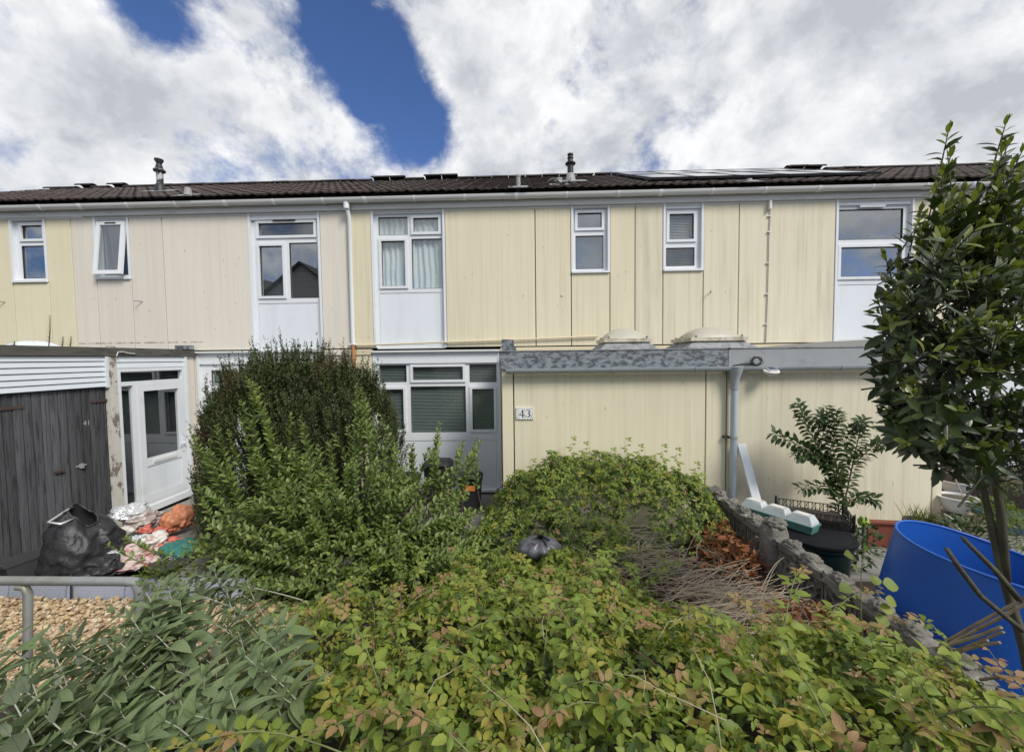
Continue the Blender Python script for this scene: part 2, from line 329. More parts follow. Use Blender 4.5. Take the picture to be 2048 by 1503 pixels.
# ------------------------------------------------------------------ geometry helpers
class MB:
    """collects shapes and links them as ONE mesh object"""
    def __init__(s): s.v = []; s.f = []; s.m = []; s.cur = 0
    def add(s, vs, fs):
        b = len(s.v); s.v.extend([tuple(p) for p in vs]); s.f.extend([tuple(i+b for i in f) for f in fs]); s.m.extend([s.cur]*len(fs)); return s
    def box(s, x0, x1, y0, y1, z0, z1):
        return s.add([(x0, y0, z0), (x1, y0, z0), (x1, y1, z0), (x0, y1, z0), (x0, y0, z1), (x1, y0, z1), (x1, y1, z1), (x0, y1, z1)],
                     [(0, 3, 2, 1), (4, 5, 6, 7), (0, 1, 5, 4), (1, 2, 6, 5), (2, 3, 7, 6), (3, 0, 4, 7)])
    def obox(s, c, size, rot=None, taper=1.0):
        hx, hy, hz = [k/2 for k in size]; R = rot or Matrix.Identity(3); c = Vector(c); vs = []
        for z, k in ((-hz, 1.0), (hz, taper)):
            for x, y in ((-hx, -hy), (hx, -hy), (hx, hy), (-hx, hy)): vs.append(c + R @ Vector((x*k, y*k, z)))
        return s.add(vs, [(0, 3, 2, 1), (4, 5, 6, 7), (0, 1, 5, 4), (1, 2, 6, 5), (2, 3, 7, 6), (3, 0, 4, 7)])
    def tube(s, pts, r, n=8, caps=True):
        pts = [Vector(p) for p in pts]; k = len(pts); rr = r if hasattr(r, '__len__') else [r]*k; vs = []; ref = None
        for i, p in enumerate(pts):
            t = (pts[min(i+1, k-1)] - pts[max(i-1, 0)])
            t = t.normalized() if t.length > 1e-9 else Vector((0, 0, 1))
            if ref is None: ref = t.orthogonal().normalized()
            u = (ref - t*ref.dot(t)); u = u.normalized() if u.length > 1e-6 else t.orthogonal().normalized(); ref = u; w_ = t.cross(u)
            for j in range(n):
                a = 2*math.pi*j/n; vs.append(p + (u*math.cos(a) + w_*math.sin(a))*rr[i])
        fs = [(i*n+j, i*n+(j+1) % n, (i+1)*n+(j+1) % n, (i+1)*n+j) for i in range(k-1) for j in range(n)]
        if caps: fs += [tuple(range(n))[::-1], tuple(range((k-1)*n, k*n))]
        return s.add(vs, fs)
    def lathe(s, prof, o, n=20, M=None, sx=1.0, sy=1.0):
        o = Vector(o); M = M or Matrix.Identity(3); vs = []
        for r, z in prof:
            for j in range(n):
                a = 2*math.pi*j/n; vs.append(o + M @ Vector((r*sx*math.cos(a), r*sy*math.sin(a), z)))
        k = len(prof)
        return s.add(vs, [(i*n+j, i*n+(j+1) % n, (i+1)*n+(j+1) % n, (i+1)*n+j) for i in range(k-1) for j in range(n)])
    def prism(s, pts, ext):
        pts = [Vector(p) for p in pts]; e = Vector(ext); n = len(pts)
        return s.add(pts + [p+e for p in pts], [tuple(range(n))[::-1], tuple(range(n, 2*n))] + [(i, (i+1) % n, n+(i+1) % n, n+i) for i in range(n)])
    def grid(s, fn, nu, nv, closed=False):
        vs = [fn(i/nu, j/nv) for i in range(nu+1) for j in range(nv+1)]
        return s.add(vs, [(i*(nv+1)+j, (i+1)*(nv+1)+j, (i+1)*(nv+1)+j+1, i*(nv+1)+j+1) for i in range(nu) for j in range(nv)])
    def mesh(s, name, mats, smooth=False):
        me = bpy.data.meshes.new(name); me.from_pydata(s.v, [], s.f)
        ms = mats if isinstance(mats, (list, tuple)) else [mats]
        for m in ms: me.materials.append(MAT[m])
        if len(ms) > 1: me.polygons.foreach_set('material_index', s.m)
        if smooth: me.polygons.foreach_set('use_smooth', [True]*len(me.polygons))
        me.update(); return me
    def build(s, name, mats, parent=None, smooth=False):
        me = s.mesh(name, mats, smooth)
        if smooth == 'auto':
            bm = bmesh.new(); bm.from_mesh(me)
            for e in bm.edges: e.smooth = len(e.link_faces) == 2 and e.calc_face_angle(0) < .6
            bm.to_mesh(me); bm.free()
        return link(name, me, parent)
def link(name, me, parent=None, M=None):
    o = bpy.data.objects.new(name, me); COL.objects.link(o)
    if parent is not None:
        o.parent = parent
        if parent.type == 'EMPTY': o.matrix_parent_inverse = Matrix.Translation(-parent.location)
        elif 'own' in parent.keys(): o.matrix_parent_inverse = Matrix.Translation(-parent.location)
    if M is not None: o.matrix_basis = M
    return o
def tag(o, label=None, cat=None, group=None, kind=None):
    for k, v in (('label', label), ('category', cat), ('group', group), ('kind', kind)):
        if v: o[k] = v
    return o
def thing(name, loc, label, cat, group=None):
    o = bpy.data.objects.new(name, None); COL.objects.link(o); o.location = loc; o.empty_display_size = .1
    return tag(o, label, cat, group, 'thing')
def struct(name, mb, m, smooth=False): return tag(mb.build(name, m, None, smooth), kind='structure')
def nz(p, s=1.0): return mnoise.noise(Vector(p)*s)
def rect(x0, y0, x1, y1, Y):
    xm, ym = (x0+x1)/2, (y0+y1)/2
    return at(x0, ym, Y).x, at(x1, ym, Y).x, at(xm, y1, Y).z, at(xm, y0, Y).z     # X0, X1, Z0, Z1

# leaves ------------------------------------------------------------
def leaf_template(nl=3, wid=.5, fold=.25, curl=.2, shape=1.0, ser=0.0, acute=False):
    """unit leaf along +y, blade up +z: rows of left / rib / right vertices"""
    v = [(0, 0, 0)]; t = []; uv = [(0, 0, 0)]
    for i in range(1, nl+1):
        y = i/(nl+1); h = wid/2*(math.sin(math.pi*y**shape))**.8
        if acute: h = wid/2*y**.55*(1-y)**.85/.465
        if ser: h *= 1+ser*(1 if i % 2 else -1)
        z = -curl*y*y
        v += [(-h, y, z+fold*h), (0, y, z), (h, y, z+fold*h)]; uv += [(-1, y, 0), (0, y, 0), (1, y, 0)]
    v.append((0, 1, -curl)); e = len(v)-1; uv.append((0, 1, 0))
    t += [(0, 2, 1), (0, 3, 2)]
    for i in range(nl-1):
        a = 1+3*i; b = a+3
        t += [(a, a+1, b+1), (a, b+1, b), (a+1, a+2, b+2), (a+1, b+2, b+1)]
    a = 1+3*(nl-1); t += [(a, a+1, e), (a+1, a+2, e)]
    return np.array(v, float), np.array(t, int), np.array(uv, float)
def frames(d, n):
    d = d/np.linalg.norm(d, axis=1, keepdims=True); x = np.cross(d, n); l = np.linalg.norm(x, axis=1, keepdims=True); x = np.where(l > 1e-6, x/np.maximum(l, 1e-6), [[1., 0, 0]])
    z = np.cross(x, d); return np.stack([x, d, z], axis=2)
class Cloud:
    """many small pieces gathered into one mesh"""
    def __init__(s): s.v = []; s.t = []; s.m = []; s.n = 0; s.uv = []
    def put(s, tpl, pos, d, n, size, mi=0):
        V, T = tpl[:2]; uv = tpl[2] if len(tpl) > 2 else np.full((len(V), 3), .5); pos = np.atleast_2d(np.asarray(pos, float)); N_ = len(pos)
        if N_ == 0: return
        d = np.broadcast_to(np.asarray(d, float), pos.shape); n = np.broadcast_to(np.asarray(n, float), pos.shape)
        R = frames(d, n); size = np.broadcast_to(np.asarray(size, float), (N_,))
        P = np.einsum('nij,kj->nki', R, V)*size[:, None, None] + pos[:, None, :]
        s.uv.append(np.tile(uv, (N_, 1))); s.v.append(P.reshape(-1, 3)); s.t.append((T[None]+(np.arange(N_)*len(V))[:, None, None]+s.n).reshape(-1, 3)); s.n += N_*len(V)
        mi = np.broadcast_to(np.asarray(mi, int), (N_,)); s.m.append(np.repeat(mi, len(T)))
    def mb(s, mb, mi=0):
        """take the faces of an MB in as well"""
        vs = np.array(mb.v, float); ts = []
        for f in mb.f:
            for i in range(1, len(f)-1): ts.append((f[0], f[i], f[i+1]))
        s.v.append(vs); s.t.append(np.array(ts, int)+s.n); s.n += len(vs); s.m.append(np.full(len(ts), mi))
    def mesh(s, name, mats, smooth=True):
        v = np.concatenate(s.v); t = np.concatenate(s.t); m = np.concatenate(s.m)
        me = bpy.data.meshes.new(name); me.vertices.add(len(v)); me.vertices.foreach_set('co', v.ravel().astype(np.float32))
        me.loops.add(t.size); me.loops.foreach_set('vertex_index', t.ravel().astype(np.int32))
        me.polygons.add(len(t)); me.polygons.foreach_set('loop_start', (np.arange(len(t))*3).astype(np.int32))
        at_ = me.attributes.new('leafco', 'FLOAT_VECTOR', 'POINT'); at_.data.foreach_set('vector', np.concatenate(s.uv).ravel().astype(np.float32))
        for k in mats: me.materials.append(MAT[k])
        me.polygons.foreach_set('material_index', m.astype(np.int32)); me.polygons.foreach_set('use_smooth', np.full(len(t), smooth))
        me.update(calc_edges=True); me.validate(); return me
    def build(s, name, mats, parent=None, smooth=True): return link(name, s.mesh(name, mats, smooth), parent)
def unit(v): v = np.asarray(v, float); return v/np.linalg.norm(v, axis=-1, keepdims=True)
def in_view(p, m=30):
    d = Vector(p)-CO; z = d.dot(CF)
    if z < .1: return False
    x = CX+FPX*d.dot(CR)/z; y = CY-FPX*d.dot(CU)/z
    return -m < x < 2048+m and -m < y < 1503+m
# ------------------------------------------------------------------ ground
def gz(x, y):
    t = min(1, max(0, (3.1-y)/2.1)); return .55*t*t*(3-2*t)
mb = MB()
xs = [-400, -120, -40, -18] + [-12+i*.5 for i in range(49)] + [18, 40, 120, 400]
ys = [-400, -120, -40, -12] + [-6+i*.4 for i in range(36)] + [14, 40, 120, 400]
vs = [(x, y, gz(x, y)-.02+(.03*nz((x, y, 0), 1.7) if -12 < x < 12 and -2 < y < 4 else 0)) for x in xs for y in ys]; ny = len(ys)
mb.add(vs, [(i*ny+j, (i+1)*ny+j, (i+1)*ny+j+1, i*ny+j+1) for i in range(len(xs)-1) for j in range(ny-1)])
struct('ground', mb, 'soil', True)
mb = MB().box(-9, 8.2, 4.35, 7.2, -.1, .012); pavement = struct('patio_pavement', mb, 'concrete')
slab = MB().box(0, .598, 0, .598, 0, .02).mesh('paving_slab', 'paving')
for i in range(11):
    for j in range(4):
        X0 = -5.9+i*.605; Y0 = 4.45+j*.605
        if X0 > .3 or (X0 > -.8 and Y0 > 5): continue
        link('paving_slab', slab, pavement, Matrix.Translation((X0, Y0, .014+.004*random.random())))

# ------------------------------------------------------------------ the terrace of houses
FY, ZF, ZD = 7.1, 5.07, 2.655                  # wall face, underside of the eaves fascia, foot of the upper storey
EX = [-13.22, -8.155, -3.087, 1.952, 7.036, 12.10]
EAVE = (6.93, 5.285); RIDGE = (11.0, 7.245)
PITCH = math.atan2(RIDGE[1]-EAVE[1], RIDGE[0]-EAVE[0])
def window(house, outer, panes, Y=None, sill=True, rec=.05, vent=None, name='window', inside='room', depth=1.2, trims=True, ztop=None):
    """panes: (x0, y0, x1, y1, opening sash?, what hangs inside, glass) in photo pixels on the wall plane"""
    Yf = FY+rec if Y is None else Y
    X0, X1, Z0, Z1 = rect(*outer, Yf); P = [(rect(*p[:4], Yf), p[4], p[5], p[6]) for p in panes]
    xs = sorted({X0, X1} | {v for p in P for v in p[0][:2]}); zs = sorted({Z0, Z1} | {v for p in P for v in p[0][2:]})
    fr = MB()
    for i in range(len(xs)-1):
        run = None
        for j in range(len(zs)-1):
            cx, cz = (xs[i]+xs[i+1])/2, (zs[j]+zs[j+1])/2
            hole = any(p[0][0] < cx < p[0][1] and p[0][2] < cz < p[0][3] for p in P)
            if not hole: run = [zs[j], zs[j+1]] if run is None else [run[0], zs[j+1]]
            if (hole or j == len(zs)-2) and run: fr.box(xs[i], xs[i+1], Yf, Yf+.06, *run); run = None
    wo_ = fr.build(name, 'upvc', house)
    for (a, b, c, d), opening, hang, gl in P:
        g = MB(); g.add([(a, Yf+.022, c), (b, Yf+.022, c), (b, Yf+.022, d), (a, Yf+.022, d)], [(0, 1, 2, 3)])
        g.build('pane', gl, wo_)
        bd = MB(); e = .008                                           # dark glazing bead
        bd.box(a, b, Yf+.004, Yf+.020, c, c+e); bd.box(a, b, Yf+.004, Yf+.020, d-e*1.6, d); bd.box(a, a+e, Yf+.004, Yf+.020, c+e, d-e*1.6); bd.box(b-e, b, Yf+.004, Yf+.020, c+e, d-e*1.6)
        bd.build('glazing_bead', 'joint', wo_)
        if opening:
            k = .045; s_ = MB()
            s_.box(a-k, b+k, Yf-.024, Yf-.001, d, d+k); s_.box(a-k, b+k, Yf-.024, Yf-.001, c-k, c); s_.box(a-k, a, Yf-.024, Yf-.001, c, d); s_.box(b, b+k, Yf-.024, Yf-.001, c, d)
            s_.build('sash', 'upvc', wo_)
        if hang in ('blind', 'blind_pale', 'blind_dark'):
            bl = MB(); n = max(4, int((d-c)/.026)); R = Matrix.Rotation(math.radians(38), 3, 'X')
            for i in range(n): bl.obox(((a+b)/2, Yf+.065, c+(i+.5)*(d-c)/n), (b-a+.06, .027, .0015), R)
            tag(bl.build('blind', hang, wo_), kind='stuff')
        elif hang == 'roller':
            MB().box(a-.03, b+.03, Yf+.075, Yf+.079, c-.02, d+.02).build('roller_blind', 'roller_grey', wo_)
        elif hang == 'curtain':
            def cf(u, v, a=a, b=b, c=c, d=d): x = a-.04+(b-a+.08)*u; return (x, Yf+.085+.016*math.sin(x*62+2*nz((x*3, v*2, 1)))+.010*math.sin(x*23+v), c-.03+(d-c+.06)*v)
            cu = MB().grid(cf, 60, 8).build('net_curtain', 'curtain', wo_, True)
            st = MB()
            for q in range(int(9*(d-c)*(b-a)/.2)+2):
                p = (a+(b-a)*random.random(), Yf+.056, c+(d-c)*random.random()); r_ = .011
                st.add([(p[0]+(r_ if k % 2 == 0 else r_*.4)*math.sin(k*math.pi/5), p[1], p[2]+(r_ if k % 2 == 0 else r_*.4)*math.cos(k*math.pi/5)) for k in range(10)], [tuple(range(10))])
            tag(st.build('star_print', 'star', wo_), kind='stuff')
    if inside:
        y0, y1 = Yf+.061, Yf+depth; r_ = MB()
        r_.add([(X0, y0, Z0), (X1, y0, Z0), (X1, y0, Z1), (X0, y0, Z1), (X0-.3, y1, Z0-.2), (X1+.3, y1, Z0-.2), (X1+.3, y1, Z1+.1), (X0-.3, y1, Z1+.1)], [(4, 5, 6, 7), (0, 1, 5, 4), (1, 2, 6, 5), (2, 3, 7, 6), (3, 0, 4, 7)])
        r_.build('room', inside, wo_)
    if sill: MB().box(X0-.03, X1+.03, Yf-.085, Yf+.03, Z0-.035, Z0-.001).build('sill', 'upvc', wo_)
    if vent:
        a, b, c, d = rect(*vent, Yf); MB().box(a, b, Yf-.045, Yf-.026, c, d).build('trickle_vent', 'joint' if vent[3]-vent[1] < 5 else 'upvc', wo_)
    if trims:
        zt = ZF if ztop is None else ztop; t_ = .04
        t = MB(); t.box(X0-t_, X0-.001, FY-.012, Yf+.06, Z0-.03 if sill else ZD, zt); t.box(X1+.001, X1+t_, FY-.012, Yf+.06, Z0-.03 if sill else ZD, zt)
        t.box(X0, X1, FY+.012, Yf+.06, Z1+.001, zt)
        t.build('window_surround', 'upvc', wo_)
    return wo_, (X0, X1, Z0, Z1)
def panel(house, m, X0, X1, Z0, Z1, Y=FY, name='wall_panel', g=.0075, back=True):
    b = .003; mb = MB()
    a0, a1 = X0+g, X1-g
    mb.add([(a0, Y+b, Z0), (a0+b, Y, Z0), (a1-b, Y, Z0), (a1, Y+b, Z0), (a1, Y+.09, Z0), (a0, Y+.09, Z0), (a0, Y+b, Z1), (a0+b, Y, Z1), (a1-b, Y, Z1), (a1, Y+b, Z1), (a1, Y+.09, Z1), (a0, Y+.09, Z1)],
           [(0, 1, 7, 6), (1, 2, 8, 7), (2, 3, 9, 8), (3, 4, 10, 9), (5, 0, 6, 11), (4, 5, 11, 10), (6, 7, 8, 9, 10, 11), (5, 4, 3, 2, 1, 0)])
    return mb.build(name, m, house)
def jx(px): return at(px, 560, FY).x
tile_me = None
def tile_mesh():
    w_, l = .300, .40; mb = MB(); prof = []
    for i in range(11):
        u = i/10; x = u*w_; z = .022*math.exp(-((u-.80)/.13)**2) + .012*math.exp(-((u-.30)/.11)**2)
        prof.append((x, z))
    vs = []
    for y, k in ((0, .034), (l, .010)):
        vs += [(x, y, z+k) for x, z in prof]
    vs += [(x, 0, z+.008) for x, z in prof]; n = len(prof)
    mb.add(vs, [(i, i+1, n+i+1, n+i) for i in range(n-1)] + [(2*n+i, 2*n+i+1, i+1, i) for i in range(n-1)])
    return mb.mesh('roof_tile', 'roof_tile')
tile_me = tile_mesh()
RM = Matrix.Translation((0, EAVE[0], EAVE[1])) @ Matrix.Rotation(PITCH, 4, 'X')          # roof slope: x along the eaves, y up the slope
SLEN = math.hypot(RIDGE[0]-EAVE[0], RIDGE[1]-EAVE[1])
def on_roof(px, py, lift=0.0):
    """where a photo point meets the tiled slope"""
    n = Vector((0, -math.sin(PITCH), math.cos(PITCH))); p0 = Vector((0, *EAVE)) + n*(.03+lift); d = ray(px, py)
    p = CO + d*((p0-CO).dot(n)/d.dot(n)); s_ = (p.y-EAVE[0])/math.cos(PITCH) if p.y > 0 else 99
    return roof_pt(px, py, min(SLEN-.35, max(.35, s_)))
def roof_pt(px, py, s_, up=.03):
    q = RM @ Vector((0, s_, up)); return Vector((at(px, py, q.y).x, q.y, q.z))
half = MB()
for i in range(8):
    pass
def ridge_mesh():
    mb = MB(); n = 8; vs = []
    for x, k in ((0, 1.0), (.44, 1.0)):
        for r_ in (.125, .105):
            for i in range(n+1):
                a = math.pi*(.08+.84*i/n); vs.append((x, -r_*math.cos(a)*1.15, r_*math.sin(a)*.8-.03))
    q = n+1
    fs = [(i, i+1, 2*q+i+1, 2*q+i) for i in range(n)] + [(i, i+1, q+i+1, q+i) for i in range(n)] + [(2*q+i, 2*q+i+1, 3*q+i+1, 3*q+i) for i in range(n)] + [(q+i, q+i+1, 3*q+i+1, 3*q+i) for i in range(n)]
    return mb.add(vs, fs).mesh('ridge_tile', 'ridge_tile')
ridge_me = ridge_mesh()
raised = [at(p, y, 11).x for p, y in ((65, 383), (183, 378), (230, 378), (755, 365), (805, 363), (850, 361), (900, 361), (1580, 345), (1640, 344))]
def house(i, label, wallm, lowm):
    X0, X1 = EX[i], EX[i+1]
    h = thing('terraced_house', ((X0+X1)/2, FY, 0), label, 'house', 'terraced houses in the row')
    roof = MB()
    def rp(x, y, n_): v = RM @ Vector((x, y, n_)); return tuple(v)
    roof.add([rp(X0, -.02, 0), rp(X1, -.02, 0), rp(X1, SLEN, 0), rp(X0, SLEN, 0), (X0, 15.1, 5.25), (X1, 15.1, 5.25)], [(0, 1, 2, 3), (3, 2, 5, 4)])
    ro = roof.build('roof', 'roof_felt', h)
    cols = int(round((X1-X0)/.298)); pitch_x = (X1-X0)/cols; rows = 13
    lo = 0; hi = cols
    for r_ in range(rows):
        for c in range(cols):
            M = RM @ Matrix.Translation((X0+c*pitch_x+random.uniform(-.004, .004), -.03+r_*.345+random.uniform(-.006, .006), .012+random.uniform(0, .006))) @ Matrix.Rotation(random.uniform(-.008, .008), 4, 'Z')
            if r_ == rows-1: M = M @ Matrix.Diagonal((1, .80, 1, 1))
            if lo <= c < hi: link('roof_tile', tile_me, ro, M)
    x = X0
    while x < X1-.05:
        up = .07 if min(abs(x+.22-q) for q in raised) < .23 else 0
        link('ridge_tile', ridge_me, ro, Matrix.Translation((x, RIDGE[0], RIDGE[1]+.03+up+random.uniform(-.006, .006))) @ Matrix.Diagonal((min(1, (X1-x)/.455), 1, 1, 1))); x += .455
    MB().box(X0+.002, X1-.002, 7.045, 7.09, ZF, 5.235).build('fascia', 'gutter_white', h); MB().box(X0+.002, X1-.002, 7.05, 7.085, 5.236, 5.335).build('eaves_filler', 'roof_felt', h)
    MB().box(X0+.002, X1-.002, FY-.008, FY+.10, ZF-.035, ZF-.002).build('eaves_trim', 'upvc_old', h)
    g = MB(); n = 8; vs = []
    for x in (X0, X1):
        for r_ in (.060, .053):
            for k in range(n+1):
                a = math.pi+math.pi*k/n; vs.append((x, 6.965+r_*math.cos(a), 5.235+r_*1.25*math.sin(a)))
    q = n+1; g.add(vs, [(k, k+1, 2*q+k+1, 2*q+k) for k in range(n)] + [(q+k, q+k+1, 3*q+k+1, 3*q+k) for k in range(n)] + [(0, q, 3*q, 2*q), (n, q+n, 3*q+n, 2*q+n)])
    gt = g.build('gutter', 'gutter_white', h, 'auto')
    for k in range(6):
        xx = X0+.35+k*.87; br = MB(); nn = 8
        w2 = .035 if k % 3 else .06
        for s_ in range(nn):
            a0, a1 = math.pi+math.pi*s_/nn, math.pi+math.pi*(s_+1)/nn
            p = [(6.965+r_*math.cos(a), 5.235+r_*1.25*math.sin(a)) for r_, a in ((.061, a0), (.061, a1), (.067, a1), (.067, a0))]
            br.prism([(xx, *t) for t in p], (w2, 0, 0))
        br.build('gutter_bracket', 'upvc', gt)
    # ground floor body behind, drip board
    return h
def side_body(h, i, z0=0.0):
    X0, X1 = EX[i], EX[i+1]
    MB().box(X0+.004, X1-.004, 9.0, 15.0, 0, 5.2).build('rear_body', 'wall_beige', h)
hA = house(0, 'leftmost terraced house in the row, pale lemon walls, small window at roof level', 'wall_lemon', None)
hB = house(1, 'pinkish beige terraced house between the yellow ones, with an open tilted bathroom window', 'wall_beige', None)
hC = house(2, 'yellow terraced house in the middle with net curtains upstairs and blinds below', 'wall_yellow', None)
hD = house(3, 'streaky yellow terraced house with solar panels on its roof', 'wall_yellow_old', None)
hE = house(4, 'terraced house at the right edge, mostly hidden behind the bay tree', 'wall_yellow_old', None)
def column(h, m, p0, p1, z0=ZD, z1=ZF-.036): return panel(h, m, jx(p0) if isinstance(p0, int) else p0, jx(p1) if isinstance(p1, int) else p1, z0, z1)
def joints(h, xs, z0=ZD, z1=ZF-.04, Y=FY):
    for x in xs: MB().box(x-.02, x+.02, Y+.030, Y+.085, z0, z1).build('joint_seal', 'joint', h)
GL, GM, GF = 'glass', 'glass_mirror', 'glass_frost'
# house A
wA, rA = window(hA, (33, 441, 96, 562), [(45, 451, 87, 478, True, 'roller', GM), (45, 491, 92, 557, False, 'blind_dark', GM)])
x0, x1 = rA[0]-.04, rA[1]+.04
for a, b in ((EX[0], -11.6), (-11.6, -10.2), (-10.2, x0), (x1, EX[1])): column(hA, 'wall_lemon', a, b)
column(hA, 'wall_lemon', x0, x1, ZD, rA[2]-.04); joints(hA, [-11.6, -10.2, x0, x1], z1=rA[2]-.05)
# house B
xb = [jx(200)-.02, jx(262)+.02]
wB, rB = window(hB, (200, 441, 261, 556), [(207, 449, 254, 550, False, None, GL)], inside='room_dark')
sa = MB(); X0, X1, Z0, Z1 = rB; k = .07; e = .02
sa.box(X0+e, X1-e, -.03, .01, -k, 0); L = Z1-Z0-.06
sa.box(X0+e, X1-e, -.03, .01, -L, -L+k); sa.box(X0+e, X0+e+k, -.03, .01, -L+k, -k); sa.box(X1-e-k, X1-e, -.03, .01, -L+k, -k)
HM = Matrix.Translation((0, FY+.02, Z1-.03)) @ Matrix.Rotation(math.radians(-7), 4, 'X')
sb = link('sash', sa.mesh('sash', 'upvc'), wB, HM)
for n_, mm, dd in (('pane', GF, (X0+e+k, X1-e-k, -L+k, -k, -.008)),):
    a, b, c, d, yy = dd; link(n_, MB().add([(a, yy, c), (b, yy, c), (b, yy, d), (a, yy, d)], [(0, 1, 2, 3)]).mesh(n_, mm), wB, HM)
link('trickle_vent', MB().box((X0+X1)/2-.1, (X0+X1)/2+.1, -.036, -.031, -.05, -.025).mesh('trickle_vent', 'joint'), wB, HM)
x0, x1 = rB[0]-.04, rB[1]+.04
wB2, rB2 = window(hB, (507, 440, 640, 604), [(518, 446, 628, 471, True, 'blind_dark', GL), (521, 492, 567, 592, True, 'roller', GM), (580, 485, 636, 596, False, 'blind_dark', GM)], sill=False, vent=(548, 440, 592, 443))
y0, y1 = rB2[0]-.04, rB2[1]+.04
for a, b in ((EX[1], x0), (x1, jx(329)), (jx(329), y0), (y1, EX[2])): column(hB, 'wall_beige', a, b)
column(hB, 'wall_beige', x0, x1, ZD, rB[2]-.04); joints(hB, [x0, x1], z1=rB[2]-.05); joints(hB, [jx(329)])
def infill(h, r, mats='white_panel', pr=None):
    X0, X1, Z0, _ = r; fr = MB(); Y = FY+.05; t = .06; zb = ZD-.02
    fr.box(X0, X0+t, Y, Y+.05, zb, Z0-.001); fr.box(X1-t, X1, Y, Y+.05, zb, Z0-.001); fr.box(X0+t, X1-t, Y, Y+.05, zb, zb+t); fr.box(X0+t, X1-t, Y, Y+.05, Z0-.02, Z0-.001)
    f = fr.build('infill_frame', 'upvc', h); MB().box(X0+t+.004, X1-t-.004, Y+.008, Y+.04, zb+t+.004, Z0-.024).build('infill_panel', mats, f)
infill(hB, rB2)
# house C
wC, rC = window(hC, (750, 428, 887, 583), [(757, 434, 815, 470, False, 'curtain', GL), (827, 436, 877, 464, True, 'curtain', GL), (764, 482, 811, 572, True, 'curtain', GL), (824, 477, 884, 577, False, 'curtain', GL)], sill=False)
wC2, rC2 = window(hC, (1146, 418, 1214, 543), [(1155, 426, 1203, 456, True, 'roller', GM), (1151, 471, 1207, 538, False, 'roller', GM)])
x0, x1, y0, y1 = rC[0]-.04, rC[1]+.04, rC2[0]-.04, rC2[1]+.04
for a, b in ((EX[2], x0), (x1, jx(1071)), (jx(1071), y0), (y1, EX[3])): column(hC, 'wall_yellow', a, b)
column(hC, 'wall_yellow', y0, y1, ZD, rC2[2]-.04); joints(hC, [y0, y1], z1=rC2[2]-.05); joints(hC, [jx(1071)])
infill(hC, rC)
# house D
wD, rD = window(hD, (1329, 418, 1400, 539), [(1338, 428, 1387, 479, True, 'blind_pale', GL), (1332, 495, 1389, 532, False, 'blind_dark', GL)])
wD2, rD2 = window(hD, (1671, 411, 1816, 566), [(1676, 418, 1806, 479, False, None, GM), (1680, 494, 1801, 553, True, None, GM)], sill=False, vent=(1716, 409, 1767, 416))
x0, x1, y0, y1 = rD[0]-.04, rD[1]+.04, rD2[0]-.04, rD2[1]+.04
for a, b in ((EX[3], x0), (x1, jx(1477)), (jx(1477), y0), (y1, EX[4])): column(hD, 'wall_yellow_old', a, b)
column(hD, 'wall_yellow_old', x0, x1, ZD, rD[2]-.04); joints(hD, [x0, x1], z1=rD[2]-.05); joints(hD, [jx(1477)])
infill(hD, rD2)
# house E
wE, rE = window(hE, (1952, 405, 2088, 560), [(1960, 412, 2018, 452, True, 'curtain', GL), (2030, 412, 2080, 452, False, 'curtain', GL), (1960, 470, 2018, 552, False, 'curtain', GL), (2030, 470, 2080, 552, True, 'curtain', GL)], sill=False)
x0, x1 = rE[0]-.04, rE[1]+.04
for a, b in ((EX[4], x0), (x1, 10.6), (10.6, EX[5])): column(hE, 'wall_yellow_old', a, b)
joints(hE, [10.6]); infill(hE, rE)
# ground floor walls, drip boards
def lower(h, m, X0, X1, drip=True):
    panel(h, m, X0, X1, 0, 2.53)
    if drip: MB().box(X0+.003, X1-.003, FY-.020, FY+.10, 2.532, ZD-.022).build('drip_board', 'trim_cream' if m != 'wall_beige' else 'wall_beige', h)
lower(hA, 'wall_lemon', EX[0], -10.7); lower(hA, 'wall_lemon', -10.7, EX[1])
gB, rg = window(hB, (405, 727, 645, 880), [(423, 740, 470, 766, False, 'blind', GL), (482, 742, 570, 766, True, 'blind', GL), (582, 740, 632, 766, False, 'blind', GL), (425, 782, 466, 862, True, 'blind', GL), (480, 778, 572, 866, False, 'blind', GL), (586, 782, 630, 862, True, 'blind', GL)], sill=False, trims=False)
lower(hB, 'wall_beige', EX[1], -6.6); lower(hB, 'wall_beige', -6.6, rg[0]-.05); lower(hB, 'wall_beige', rg[1]+.05, EX[2])
gC, rc = window(hC, (754, 726, 997, 877), [(759, 730, 813, 764, False, 'blind', GL), (826, 733, 926, 759, True, 'blind', GL), (939, 728, 993, 764, False, 'blind', GL), (764, 778, 808, 858, True, 'blind', GL), (822, 772, 932, 864, False, 'blind', GL), (945, 777, 988, 858, True, 'blind', GL)], sill=False, trims=False)
